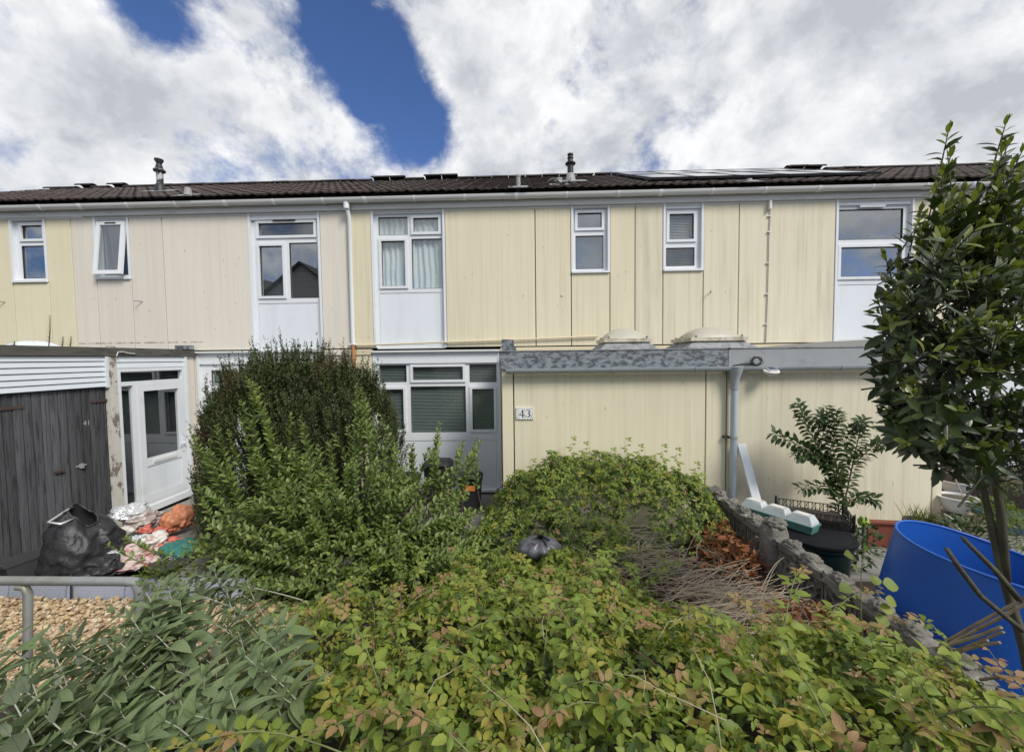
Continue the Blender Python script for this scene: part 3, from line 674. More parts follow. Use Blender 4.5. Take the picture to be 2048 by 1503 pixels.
for h, r in ((hB, rg), (hC, rc)):
    fr = MB(); X0, X1, Z0, Z1 = r; Y = FY+.05; t = .05; zb = .09
    fr.box(X0-.045, X0-.001, Y-.045, Y+.06, zb, 2.60); fr.box(X1+.001, X1+.045, Y-.045, Y+.06, zb, 2.60)
    fr.box(X0, X1, Y-.035, Y+.06, Z1+.001, Z1+.20)
    fr.box(X0, X0+t, Y, Y+.05, zb, Z0-.001); fr.box(X1-t, X1, Y, Y+.05, zb, Z0-.001); fr.box(X0+t, X1-t, Y, Y+.05, zb, zb+.07); fr.box(X0+t, X1-t, Y, Y+.05, Z0-.03, Z0-.001)
    f = fr.build('window_surround', 'upvc', h); MB().box(X0+t+.004, X1-t-.004, Y+.010, Y+.04, zb+.074, Z0-.034).build('infill_panel', 'white_panel', f)
    MB().box(X0-.06, X1+.06, FY-.06, FY+.1, .05, zb-.001).build('threshold', 'upvc', h)
    MB().box(X0-.04, X1+.04, FY-.05, FY+.1, Z1+.202, Z1+.235).build('drip_flashing', 'upvc_old', h)
lower(hC, 'wall_yellow', EX[2], rc[0]-.05); lower(hC, 'wall_yellow', rc[1]+.05, EX[3])
lower(hD, 'wall_yellow_old', EX[3], 5.6); lower(hD, 'wall_yellow_old', 5.6, EX[4])
lower(hE, 'wall_beige', EX[4], at(1912, 920, FY).x, True); lower(hE, 'white_panel', at(1912, 920, FY).x, 9.6); lower(hE, 'wall_yellow_old', 9.6, EX[5])
for i, h in enumerate((hA, hB, hC, hD, hE)): side_body(h, i)
for i, h in ((0, hA), (4, hE)):
    X = EX[0] if i == 0 else EX[5]
    MB().box(X+(-.1 if i == 0 else 0), X+(0 if i == 0 else .1), FY, 15, 0, 5.2).build('end_wall', 'wall_lemon', h)
# downpipe, pipes, bolts, flues, vents
pd = at(698, 560, 6.98); dp = MB()
dp.tube([(pd.x, 6.965, 5.17), (pd.x, 6.965, 5.09), (pd.x+.005, 7.05, 4.95), (pd.x+.01, 7.05, ZD+.06)], .036, 12)
d_ = dp.build('downpipe', 'upvc', hC, 'auto')
MB().tube([(pd.x, 6.965, 5.15), (pd.x, 6.965, 5.06)], .048, 12).build('outlet', 'upvc', d_, 'auto')
MB().tube([(pd.x+.01, 7.05, ZD+.07), (pd.x+.012, 7.05, 2.3), (pd.x+.03, 7.05, 0.0)], .031, 10).build('pipe_stub', 'rust_pipe', d_, 'auto')
MB().tube([at(x, y, 7.06) for x, y in ((706, 690), (730, 690), (890, 684), (1005, 680), (1195, 672))], .016, 8).build('waste_pipe', 'trim_cream', hC, 'auto')
MB().tube([at(700, 689, 7.06), at(714, 689, 7.06)], .028, 10).build('pipe_elbow', 'upvc_old', hC, 'auto')
for h, p in ((hB, (285, 603)), (hB, (230, 693)), (hA, (10, 604)), (hD, (1422, 584))):
    a = at(*p, FY); MB().tube([a, a+Vector((-.05, -.10, .012)), a+Vector((-.055, -.10, -.012))], .009, 6).build('overflow_stub', 'grey_pipe', h, True)
a = at(1124, 590, FY); MB().lathe([(.0, -.012), (.022, -.012), (.026, -.006), (.026, .004)], a, 14, Matrix.Rotation(math.radians(-90), 3, 'X')).build('vent_cap', 'trim_cream', hC, 'auto')
cab = MB().tube([at(x, y, 7.085) for x, y in ((1541, 402), (1540, 440), (1538, 470), (1537, 520), (1535, 600), (1533, 650), (1531, 684))], .007, 6).build('cable', 'grey_pipe', hD, True)
for y in (432, 464, 526, 588, 648):
    p = at(1540-(y-400)*.031, y, 7.085); MB().box(p.x-.028, p.x+.028, 7.07, 7.10, p.z-.008, p.z+.008).build('cable_clip', 'upvc_old', cab)
p = at(1540, 404, 7.06); MB().box(p.x-.02, p.x+.02, 7.03, 7.09, p.z-.12, p.z+.02).build('cable_box', 'upvc_old', cab)
def flue(h, px, ybase, ytop, kind, scuff=False):
    b = roof_pt(px, ybase, kind); zt = at(px, ytop, b.y).z; H = zt-b.z; u = .064
    f = MB().lathe([(u*.95, -.15), (u*.95, H*.60), (u*.95, H*.62), (u*1.6, H*.64), (u*1.65, H*.67), (u*1.05, H*.70), (u*.75, H*.82)], b, 16).build('flue', 'white_scuff' if scuff else 'black_pipe', h, 'auto')
    if scuff: MB().lathe([(u*1.0, H*.60), (u*1.65, H*.62), (u*1.65, H*.66), (u*1.15, H*.71), (u*.8, H*.83)], b, 16).build('flue_collar', 'black_pipe', f, 'auto')
    MB().lathe([(0, H*.80), (u*.72, H*.80), (u*.72, H*.86), (u*1.25, H*.95), (u*1.25, H*.99), (0, H)] if scuff else [(u*.7, H*.80), (u*.95, H*.84), (u*.95, H*.88), (u*.7, H*.90), (u*.7, H*.93), (u*.95, H*.96), (u*.9, H), (0, H)], b, 16).build('flue_terminal', 'black_pipe', f, 'auto')
    n = Vector((0, -math.sin(PITCH), math.cos(PITCH)))
    MB().obox(b+n*.03, (.62, .42, .012), Matrix.Rotation(PITCH, 3, 'X')).build('flashing', 'lead', f)
    MB().lathe([(.12, -.06), (.10, .06), (.075, .16), (.066, .17)], b, 16).build('flue_base', 'grey_pipe' if not scuff else 'black_pipe', f, 'auto')
flue(hB, 321, 384, 318, 1.7, True); flue(hC, 1141, 370, 308, 1.5)
def vent_pipe(h, px, yb, yt, r_, prof, m='grey_pipe', name='vent_pipe', s0=.45):
    b = roof_pt(px, yb, s0); H = at(px, yt, b.y).z-b.z; f = MB().lathe([(r_*k, H*z) for k, z in prof], b, 14).build(name, m, h, 'auto')
    n = Vector((0, -math.sin(PITCH), math.cos(PITCH))); MB().obox(b+n*.02, (.34, .34, .012), Matrix.Rotation(PITCH, 3, 'X')).build('flashing', 'lead', f); return f, b
vent_pipe(hC, 1037, 390, 348, .036, [(1, -.2), (1, .3), (1.15, .3), (1.15, .36), (1, .36), (1, .75), (1.2, .78), (1.2, .90), (.6, 1), (0, 1)], s0=.10)
f, b = vent_pipe(hC, 1118, 380, 357, .055, [(1, -.2), (1, .75), (1.15, .78), (1.15, .97), (.9, 1), (0, 1)], s0=.5)
n = Vector((0, -math.sin(PITCH), math.cos(PITCH)))
MB().grid(lambda u, v: tuple(b+n*(.05+.05*math.sin(u*7)+.03*v)+Vector(((u-.5)*.42, (v-.6)*.16, 0))), 8, 2).build('lifted_flashing', 'upvc_old', f, True)
vent_pipe(hB, 377, 405, 376, .055, [(1.3, -.2), (1.2, .2), (1, .5), (1, .85), (.7, 1), (0, 1)], s0=.10)
vent_pipe(hD, 1497, 380, 359, .05, [(1.1, -.2), (1.1, .9), (1, 1), (0, 1)], s0=.10)
# solar panels: two rows of five modules standing off the tiles
pa, pb = roof_pt(1302, 367, .63, .12), roof_pt(1764, 357, .63, .12); W = (pb.x-pa.x)/5; ML = 1.68
for r_ in range(2):
    for k in range(5):
        x0 = pa.x+W*k+.008; x1 = pa.x+W*(k+1)-.008; y0 = .63+r_*(ML+.02); y1 = y0+ML; c_ = RM @ Vector(((x0+x1)/2, y0, .1))
        s_ = thing('solar_panel', c_, ['leftmost', 'second', 'middle', 'fourth', 'rightmost'][k] + ' solar panel of the ' + ('lower' if r_ == 0 else 'upper') + ' row on the dark tiled roof', 'solar panel', 'solar panels on the roof')
        o = link('cell_sheet', MB().box(x0+.03, x1-.03, y0+.03, y1-.03, .095, .117).mesh('cell_sheet', 'pv_glass'), s_); o.matrix_basis = RM
        fr = MB(); fr.box(x0, x1, y0, y0+.028, .08, .122); fr.box(x0, x1, y1-.028, y1, .08, .122); fr.box(x0, x0+.028, y0+.028, y1-.028, .08, .122); fr.box(x1-.028, x1, y0+.028, y1-.028, .08, .122)
        o = link('frame', fr.mesh('frame', 'pv_frame'), s_); o.matrix_basis = RM
        o = link('rail', MB().box(x0, x1, y0+.3, y0+.34, .05, .079).mesh('rail', 'galv'), s_); o.matrix_basis = RM
# ------------------------------------------------------------------ flat-roofed front extensions of the middle and right houses
EY = 5.6; XL, XM, XR = at(1004, 850, EY).x, 2.80, at(1886, 950, EY).x; ZT = 2.27
def ext(label, X0, X1, wm, cuts, fm, side):
    e = thing('porch_extension', ((X0+X1)/2, EY, 0), label, 'extension', 'flat roofed extensions')
    xs = [X0] + [at(c, 860, EY).x for c in cuts] + [X1]
    for a, b in zip(xs, xs[1:]): panel(e, wm, a, b, .04, ZT+.02, Y=EY, g=.008)
    for x in xs[1:-1]: MB().box(x-.02, x+.02, EY+.03, EY+.085, .04, ZT+.02).build('joint_seal', 'joint', e)
    xs_ = X0 if side < 0 else X1
    MB().box(xs_ if side < 0 else xs_-.09, xs_+.09 if side < 0 else xs_, EY+.092, FY-.03, .04, ZT+.02).build('side_wall', wm, e)
    MB().box(X0+.02, X1-.02, EY+.02, FY-.03, -.02, .039).build('plinth', 'concrete', e)
    MB().box(X0-(.03 if side < 0 else -.002), X1+(.03 if side > 0 else -.002), EY-.045, EY-.001, ZT+.021, 2.535).build('fascia', fm, e)
    if side < 0: MB().box(X0-.03, X0+.02, EY+.001, FY-.03, ZT+.021, 2.535).build('side_fascia', fm, e)
    else: MB().box(X1-.02, X1+.03, EY+.001, FY-.03, ZT+.021, 2.535).build('side_fascia', fm, e)
    rf = MB().box(X0, X1, EY+.001, FY-.03, ZT+.03, 2.525).build('flat_roof', 'felt_grey', e)
    MB().box(X0-.02, X1+.02, EY-.055, EY+.06, 2.536, 2.548).build('roof_edge', 'felt_grey', rf)
    g = MB(); n = 10; vs = []; yc, zc = EY-.115, ZT+.025
    for x in (X0+(.07 if side < 0 else 0), X1-(.02 if side > 0 else 0)):
        for r_ in (.058, .052):
            for k in range(n+1):
                a = math.pi+math.pi*k/n; vs.append((x, yc+r_*math.cos(a), zc+r_*1.15*math.sin(a)))
    q = n+1; g.add(vs, [(k, k+1, 2*q+k+1, 2*q+k) for k in range(n)] + [(q+k, q+k+1, 3*q+k+1, 3*q+k) for k in range(n)] + [(0, q, 3*q, 2*q), (n, q+n, 3*q+n, 2*q+n), tuple(range(n, -1, -1)), tuple(range(2*q, 3*q))])
    gt = g.build('gutter', 'gutter_grey', e, 'auto')
    for xx in (X0+.12 if side < 0 else X0+.5, (X0+X1)/2-.05, X1-.5):
        br = MB()
        for s_ in range(n):
            a0, a1 = math.pi+math.pi*s_/n, math.pi+math.pi*(s_+1)/n
            br.prism([(xx, yc+r_*math.cos(a), zc+r_*1.15*math.sin(a)) for r_, a in ((.060, a0), (.060, a1), (.065, a1), (.065, a0))], (.03, 0, 0))
        br.build('gutter_bracket', 'gutter_grey', gt)
    return e, rf
e1, rf1 = ext('yellow flat-roofed extension with the number 43 tile and patchy dark fascia', XL, XM, 'wall_yellow', (1028, 1411), 'fascia_lead', -1)
e2, rf2 = ext('streaky cream flat-roofed extension behind the potted fruit tree, plain grey fascia', XM, XR, 'wall_yellow_old', (1868,), 'fascia_grey', 1)
a = at(1003, 679, EY-.03); b = at(1034, 700, EY-.03)
MB().prism([(a.x, EY-.05, 2.55), (b.x, EY-.05, 2.55), (b.x-.04, EY-.05, 2.62), (b.x-.05, EY-.05, a.z), (a.x, EY-.05, a.z+.005)], (0, .12, 0)).build('corner_upstand', 'fascia_lead', e1)
MB().prism([at(1517, 694, EY+.3), at(1775, 692, EY+.3), at(1775, 677, EY+.3), at(1650, 683, EY+.3)], (0, .06, 0)).build('edge_board', 'roof_board', e2)
# roof lights
def skylight(px0, px1, yrim, ytop, Y, label):
    c = at((px0+px1)/2, yrim, Y); w_ = (at(px1, yrim, Y).x-at(px0, yrim, Y).x)/2*.94; zt = at((px0+px1)/2, ytop, Y).z; zr = c.z
    s_ = thing('dome_skylight', (c.x, Y, 2.55), label, 'skylight', 'dome skylights on the flat roofs')
    k = MB(); B = w_*1.22
    k.add([(c.x+i*B, Y+j*B, 2.551) for i, j in ((-1, -1), (1, -1), (1, 1), (-1, 1))] + [(c.x+i*w_*.86, Y+j*w_*.86, zr-.03) for i, j in ((-1, -1), (1, -1), (1, 1), (-1, 1))], [(0, 1, 5, 4), (1, 2, 6, 5), (2, 3, 7, 6), (3, 0, 4, 7)])
    k.build('kerb', 'felt_grey', s_)
    f = MB(); f.obox((c.x, Y, zr-.005), (2*w_, 2*w_, .05)); f.obox((c.x, Y, zr-.034), (2*w_*.94, 2*w_*.94, .012)); fo = f.build('rim', 'dome_rim', s_)
    def df(u, v):
        a, b = u*2-1, v*2-1; q = 1-max(abs(a), abs(b))**3; rr = max(0, (1-a*a))*max(0, (1-b*b)); return (c.x+a*w_*.86, Y+b*w_*.86, zr+.021+(zt-zr)*.78*rr**.6)
    MB().grid(df, 20, 20).build('dome', 'dome', s_, True)
    bo = MB().lathe([(0, .03), (.014, .03), (.02, 0)], (0, 0, 0), 8).mesh('bolt', 'bolt')
    for i, j in ((-.8, -.93), (.8, -.93), (-.8, .93), (.8, .93), (-.93, 0), (.93, 0)): link('bolt', bo, fo, Matrix.Translation((c.x+i*w_, Y+j*w_, zr+.02)))
skylight(1197, 1293, 681, 653, 6.25, 'smaller dome skylight on the roof above the number 43')
skylight(1357, 1471, 679, 650, 6.15, 'larger dome skylight on the grey kerb near the downpipe')
# grey downpipe between the two
xp = at(1466, 850, EY-.07).x; dp = MB(); dp.tube([(xp, EY-.115, ZT-.03), (xp, EY-.10, ZT-.12), (xp, EY-.09, ZT-.16), (xp, EY-.09, .30), (xp, EY-.09, .12)], .045, 14)
dpo = dp.build('downpipe', 'downpipe_grey', e1, 'auto')
MB().tube([(xp, EY-.115, ZT+.02), (xp, EY-.115, ZT-.07), (xp, EY-.10, ZT-.14), (xp, EY-.09, ZT-.28)], [.10, .075, .057, .055], 14).build('outlet', 'gutter_grey', dpo, 'auto')
p = at(1466, 874, EY-.07); MB().tube([(xp, EY-.09, p.z-.02), (xp, EY-.09, p.z+.02)], .05, 14).build('clip', 'grey_pipe', dpo, 'auto'); MB().box(xp-.11, xp-.04, EY-.07, EY-.002, p.z-.015, p.z+.015).build('clip_bolt', 'rusty_iron', dpo)
# number plate
a0 = at(1032, 814, EY); a1 = at(1067, 838, EY); pw, ph = a1.x-a0.x, a0.z-a1.z
pl = thing('house_number_plate', (a0.x, EY, a1.z), 'small white tile plate with blue number 43', 'number plate')
MB().box(a0.x, a1.x, EY-.014, EY-.002, a1.z, a0.z).build('plate_backing', 'tile_white', pl)
for k, (u0, u1) in enumerate(((.0, .15), (.16, .495), (.505, .84), (.85, 1.0))):
    MB().box(a0.x+pw*u0+.002, a0.x+pw*u1-.002, EY-.020, EY-.0145, a1.z+.003, a0.z-.003).build('ceramic_tile', 'tile_white', pl)
def text(s, name, M, size, m, parent, off=0.0, ext_=.0008):
    cu = bpy.data.curves.new(name, 'FONT'); cu.body = s; cu.size = size; cu.offset = off; cu.extrude = ext_; cu.align_x = 'CENTER'; cu.align_y = 'CENTER'
    ob = bpy.data.objects.new(name, cu); COL.objects.link(ob); dg = bpy.context.evaluated_depsgraph_get(); me = bpy.data.meshes.new_from_object(ob.evaluated_get(dg)); bpy.data.objects.remove(ob)
    me.materials.clear(); me.materials.append(MAT[m]); return link(name, me, parent, M)
RX = Matrix.Rotation(math.pi/2, 4, 'X')
def digit(k, u):
    """serifed 4 and 3 as flat strokes"""
    ox = a0.x+pw*u; oz = (a0.z+a1.z)/2; S = ph*.62; mb = MB(); y = EY-.0215
    def stroke(pts, wd):
        pts = [Vector((p[0], 0, p[1])) for p in pts]; vs = []; n = len(pts)
        for i, p in enumerate(pts):
            t = (pts[min(i+1, n-1)]-pts[max(i-1, 0)]).normalized(); nn = Vector((-t.z, 0, t.x)); ww = wd[i] if hasattr(wd, '__len__') else wd
            for s_ in (1, -1): q = p+nn*ww*s_/2; vs.append((ox+q.x*S, y, oz+q.z*S))
        mb.add(vs, [(2*i, 2*i+1, 2*i+3, 2*i+2) for i in range(n-1)])
    if k == '4': stroke([(.12, .5), (.12, -.5)], .15); stroke([(.16, .5), (-.32, -.18)], .07); stroke([(-.34, -.20), (.36, -.20)], .09); stroke([(-.02, -.47), (.28, -.47)], .06)
    else:
        for cz, r_, a_, b_ in ((.24, .24, 2.6, -1.5), (-.23, .27, 1.5, -2.6)):
            pts = [(r_*math.cos(a_+(b_-a_)*i/14), cz+r_*math.sin(a_+(b_-a_)*i/14)) for i in range(15)]; stroke(pts, [.05+.11*max(0, math.cos(a_+(b_-a_)*i/14)) for i in range(15)])
        stroke([(-.24, .36), (-.16, .30)], .10); stroke([(-.26, -.37), (-.18, -.31)], .11)
    mb.build('digit', 'ink_blue', pl)
digit('4', .335); digit('3', .665)
lf = Cloud(); T1 = leaf_template(1, .5, 0, 0)
for k in range(26):
    s_ = k % 4; u = (k//4+.5)/7
    x, z = ((u, .93), (u, .07), (.075, u), (.925, u))[s_]
    an = random.random()*6.28; lf.put(T1, [(a0.x+pw*x, EY-.0218, a1.z+ph*z)], [(math.cos(an), 0, math.sin(an))], [(0, -1, 0)], .017)
lf.build('painted_border', ['ink_blue'], pl)
# solar gutter light and cable coil
p = at(1543, 742, EY-.19); gl = thing('gutter_light', p, 'small white solar lamp clipped under the grey gutter', 'lamp')
TM = Matrix.Rotation(.35, 3, 'X')
MB().lathe([(0, -.045), (.05, -.042), (.085, -.015), (.09, .0), (.085, .012), (0, .014)], p, 24, TM, 1.15, .9).build('lamp_body', 'lamp_white', gl, 'auto')
MB().obox(p+TM @ Vector((0, 0, .026)), (.105, .085, .02), TM).build('lamp_head', 'lamp_white', gl); MB().obox(p+TM @ Vector((0, 0, .038)), (.09, .07, .004), TM).build('solar_cell', 'solar_cell', gl)
MB().tube([p+Vector((-.06, .02, .0)), p+Vector((-.09, .05, .05)), p+Vector((-.06, .09, .05))], .008, 6).build('clip', 'bag_red', gl)
p = at(1513, 722, EY-.12); cc = MB(); pts = []
for i in range(90):
    a = i*.5; r_ = .055+.015*math.sin(i*1.7); pts.append(p+Vector((r_*math.cos(a)*1.2, .02*math.sin(i*.9), r_*math.sin(a))))
cc.tube(pts, .0045, 5); cc.tube([p+Vector((-.05, 0, -.04)), p+Vector((-.16, 0, -.035)), p+Vector((-.30, .03, -.06))], [.02, .012, .008], 6)
tag(cc.build('cable_coil', 'cable_black', None, True), 'bundle of black cable stuffed behind the grey gutter', 'cable')
# white board leaning on the wall
a, b = at(1482, 887, EY-.06), at(1516, 1012, EY-.35); d = b-a; R = Matrix.Rotation(0, 3, 'Z')
lb = MB(); up = d.normalized(); sx = Vector((1, 0, 0)); sx = (sx-up*sx.dot(up)).normalized(); sy = up.cross(sx); vs = []
for q in (a, a+d*1.6): vs += [q+sx*i*.055+sy*j*.02 for i, j in ((-1, -1), (1, -1), (1, 1), (-1, 1))]
lb.add(vs, [(3, 2, 1, 0), (4, 5, 6, 7), (0, 1, 5, 4), (1, 2, 6, 5), (2, 3, 7, 6), (3, 0, 4, 7)])
tag(lb.build('leaning_board', 'upvc'), 'white plastic board leaning beside the grey downpipe', 'board')

# ------------------------------------------------------------------ outbuilding on the left, side wall facing the garden
SX = -5.98
def sy_(px, py=850): return atX(px, py, SX).y
def sz_(px, py): return atX(px, py, SX).z
ob = thing('outbuilding', (-7.3, 5.0, 0), 'flat-roofed outbuilding with white siding above black plank doors', 'outbuilding')
OY0, OY1 = 2.9, FY-.03; yP = sy_(221); yD0 = sy_(236); yD1 = sy_(371)
MB().box(-9.6, SX-.12, OY0, OY1, 0, 2.5).build('wall', 'room_dark', ob)
MB().box(-9.7, SX+.05, OY0-.05, OY1, 2.62, 2.665).build('flat_roof', 'felt_brown', ob)
MB().box(SX-.02, SX+.052, OY0-.05, OY1-.01, sz_(100, 711), 2.619).build('fascia', 'felt_brown', ob)
zs0, zs1 = 2.105, sz_(100, 712); nb = 6
sid = MB()
for k in range(nb):
    z0 = zs0+(zs1-zs0)*k/nb; z1 = zs0+(zs1-zs0)*(k+1)/nb
    MB().prism([(SX-.02, OY0, z0+.006), (SX+.030, OY0, z0+.006), (SX+.030, OY0, z0+.012), (SX+.018, OY0, z1-.004), (SX-.02, OY0, z1-.004)], (0, yP-.06-OY0, 0)).build('siding_board', 'siding', ob)
MB().box(SX-.02, SX+.045, yP-.058, yP-.02, zs0-.01, zs1).build('corner_trim', 'siding', ob)
y = OY0; k = 0
yE = yP-.03
while y < yE-.02:
    w_ = min(random.uniform(.082, .102), yE-y); dx = random.uniform(-.004, .004)
    MB().prism([(SX-.05, y+.004, .06), (SX-.018+dx, y+.006, .06), (SX-.014+dx, y+w_/2, .06), (SX-.018+dx, y+w_-.006, .06), (SX-.05, y+w_-.004, .06)], (0, 0, 2.035+random.uniform(-.005, .005))).build('plank', 'plank', ob); y += w_; k += 1
MB().box(SX-.08, SX-.052, OY0, yE, .05, 2.1).build('door_backing', 'room_dark', ob)
MB().box(SX-.03, SX+.035, yP-.018, yD0-.004, 0, zs1).build('post', 'peeling', ob)
for (px0, y0_, px1, y1_) in ((183, 803, 220, 797), (0, 818, 48, 817)):
    p, q = atX(px0, y0_, SX), atX(px1, y1_, SX); MB().box(SX-.016, SX-.003, p.y, q.y, p.z-.018, p.z+.018).build('hinge', 'rusty_iron', ob)
p = atX(119, 942, SX); MB().box(SX-.012, SX+.012, p.y-.05, p.y+.05, p.z-.018, p.z+.012).build('hasp', 'rusty_iron', ob)
p = atX(163, 931, SX); lk = MB(); lk.obox((SX+.004, p.y, p.z), (.03, .04, .06)); lk.tube([(SX-.01, p.y-.06, p.z), (SX-.002, p.y+.06, p.z)], .01, 6); lk.build('lock', 'grey_pipe', ob)
p = atX(175, 846, SX); MY = Matrix.Translation((SX-.010, p.y, p.z)) @ Matrix.Rotation(math.pi/2, 4, 'Z') @ RX
text('41', 'painted_number', MY, .095, 'paint_white', ob)
cb = [atX(x, y, SX+.07) for x, y in ((233, 712), (236, 704), (245, 703), (258, 706), (270, 707))]; MB().tube(cb, .006, 6).build('cable', 'upvc_old', ob)
# glazed door and its frame
df = MB(); z0, z1 = .18, sz_(300, 735); yT = (yD0, yD1)
def ring(mb, X0, X1, y0, y1, z0, z1, t):
    mb.box(X0, X1, y0, y1, z1-t, z1); mb.box(X0, X1, y0, y1, z0, z0+t); mb.box(X0, X1, y0, y0+t, z0+t, z1-t); mb.box(X0, X1, y1-t, y1, z0+t, z1-t)
zt0 = sz_(300, 764)
ym = sy_(270); t = .05
ring(df, SX-.04, SX+.03, yD0, yD1, z0, z1, t); df.box(SX-.038, SX+.028, yD0+t, yD1-t, zt0-.03, zt0+.03); df.box(SX-.038, SX+.028, ym-.03, ym+.03, z0+t, zt0-.03)
do = df.build('door_frame', 'upvc', ob)
def pane(y0, y1, z0, z1, X=SX-.01, par=do): MB().add([(X, y0, z0), (X, y1, z0), (X, y1, z1), (X, y0, z1)], [(0, 1, 2, 3)]).build('pane', 'glass', par)
pane(yD0+t, yD1-t, zt0+.03, z1-t); pane(yD0+t, ym-.03, z0+t, zt0-.03)
dl = MB(); y0, y1 = ym+.032, yD1-t-.002; za, zb = z0+t+.002, zt0-.032; zg = sz_(300, 915)
dl.box(SX-.03, SX+.036, y0, y1, zb-.10, zb); dl.box(SX-.03, SX+.036, y0, y0+.10, za, zb-.10); dl.box(SX-.03, SX+.036, y1-.10, y1, za, zb-.10); dl.box(SX-.03, SX+.036, y0+.10, y1-.10, zg-.12, zg); dl.box(SX-.03, SX+.036, y0+.10, y1-.10, za, za+.12)
dd = dl.build('door', 'upvc', ob); pane(y0+.10, y1-.10, zg, zb-.10, SX+.004, dd)
MB().box(SX-.02, SX+.02, y0+.104, y1-.104, za+.124, zg-.124).build('door_panel', 'white_panel', dd)
lb_ = MB().box(SX+.037, SX+.052, y0+.2, y1-.2, zg-.085, zg-.035).build('letter_plate', 'upvc_old', dd)
h_ = MB(); h_.box(SX+.037, SX+.05, y1-.075, y1-.035, zg-.02, zg+.24); h_.tube([(SX+.05, y1-.055, zg+.12), (SX+.09, y1-.06, zg+.12), (SX+.09, y1-.19, zg+.125)], .012, 8); h_.build('handle', 'upvc', dd)
MB().box(SX-.02, SX+.06, yD0, yD1, z0-.10, z0-.001).build('threshold', 'upvc', do)
hb = MB(); zh0 = z1+.002; zh1 = zs1
for k in range(2): hb.prism([(SX-.02, yD0, zh0+(zh1-zh0)*k/2+.004), (SX+.03, yD0, zh0+(zh1-zh0)*k/2+.004), (SX+.018, yD0, zh0+(zh1-zh0)*(k+1)/2-.004), (SX-.02, yD0, zh0+(zh1-zh0)*(k+1)/2-.004)], (0, yD1-yD0, 0))
hb.build('header_board', 'siding', ob)
MB().box(SX-.02, SX+.04, yD1+.002, yD1+.05, 0.02, zs1).build('post', 'upvc', ob); MB().box(SX-.06, SX+.01, yD1+.052, OY1, 0, zs1).build('return_wall', 'wall_beige', ob)
MB().box(SX-.9, SX-.88, yD0-.1, yD1+.1, 0, 2.4).build('hall_wall', 'roller_grey', ob)
p = atX(252, 905, SX-.12); MB().grid(lambda u, v: (SX-.10-.1*math.sin(u*3.14), p.y-.16+.3*u, .3+1.05*v*(1-.35*(2*u-1)**2)), 8, 8).build('hanging_coat', 'bag_red', ob, True)
p = atX(371, 695, SX); MB().obox((SX-.0, p.y-.02, 2.70), (.14, .24, .07)).build('roof_edge_block', 'fascia_lead', ob)
# white sheeting heap and dried stalks on that roof
c = atX(66, 690, -7.2)
def tf(u, v):
    a = u*2*math.pi; r_ = .24*(1-v)**.8*(1+.10*math.sin(a*9+v*3)); return (c.x+r_*math.cos(a)*1.3, c.y+r_*math.sin(a)*1.3, 2.66+.12*(1-(1-v)**1.8)-.012*math.sin(a*9)*(1-v))
tag(MB().grid(tf, 72, 8).build('plastic_sheet', 'tarp_white', None, True), 'crumpled white plastic sheet lying on the outbuilding roof', 'sheet')
TL = leaf_template(2, .25, .2, .3)
for (px, py0, py1, lab) in ((97, 692, 630, 'tall brown leafy stalk growing above the outbuilding roof edge'), (123, 692, 672, 'short dry sprig beside the brown stalk on the outbuilding roof'), (139, 692, 672, 'short dry sprig nearest the beige wall on the outbuilding roof'), (26, 692, 682, 'small green sprig left of the white sheet on the roof')):
    a, b = atX(px, py0, -6.35), atX(px+3, py1, -6.35); th = thing('roof_plant', (a.x, a.y, 2.66), lab, 'plant', 'plants on the outbuilding roof'); a.z = 2.66
    MB().tube([a, (a+b)/2+Vector((.01, 0, 0)), b], [.007, .005, .003], 5).build('stem', 'bark', th)
    cl = Cloud(); n = int(14+90*(b-a).length)
    for k in range(n):
        u = .15+.85*k/n; an = k*2.4; cl.put(TL, [tuple(a.lerp(b, u))], [(math.cos(an), math.sin(an), .5)], [(0, 0, 1)], .055*(1.15-u*.6))
    tag(cl.build('foliage', ['spike'] if px != 26 else ['weed'], th), kind='stuff')
# houses across the way (seen mirrored in the upstairs windows)
def opposite(X, Y, w_, ze, zr, label, chim):
    h = thing('opposite_house', (X, Y, 0), label, 'house'); D_ = 8
    MB().add([(X-w_/2, Y, 0), (X+w_/2, Y, 0), (X+w_/2, Y, ze), (X, Y, zr), (X-w_/2, Y, ze), (X-w_/2, Y-D_, 0), (X+w_/2, Y-D_, 0), (X+w_/2, Y-D_, ze), (X, Y-D_, zr), (X-w_/2, Y-D_, ze)], [(0, 1, 2, 3, 4), (9, 8, 7, 6, 5), (1, 6, 7, 2), (5, 0, 4, 9)]).build('wall', 'house_render', h)
    r_ = MB(); s_ = (zr-ze)/(w_/2)
    for q in (-1, 1):
        e = w_/2+.35; r_.prism([(X, Y+.3, zr+.02), (X+q*e, Y+.3, zr+.02-s_*e), (X+q*e, Y+.3, zr+.16-s_*e), (X, Y+.3, zr+.18)], (0, -D_-.6, 0))
    ro = r_.build('roof', 'roof_felt', h)
    if chim: MB().box(X-2.2, X-1.3, Y-4.4, Y-3.8, zr-1.6, zr+1.0).build('chimney', 'house_brick', ro); MB().lathe([(.16, 0), (.13, .45), (.15, .5)], (X-1.75, Y-4.1, zr+1.0), 12).build('chimney_pot', 'house_brick', ro)
    for dx in (-1.3, 1.3):
        wn = MB(); ring(wn, 0, 0, 0, 0, 0, 0, 0)
        wn = MB().box(X+dx-.6, X+dx+.6, Y-.02, Y+.03, ze-1.9, ze-.6).build('window', 'upvc', h); MB().box(X+dx-.5, X+dx-.02, Y+.031, Y+.034, ze-1.8, ze-.7).build('pane', 'room_dark', wn); MB().box(X+dx+.02, X+dx+.5, Y+.031, Y+.034, ze-1.8, ze-.7).build('pane', 'room_dark', wn)
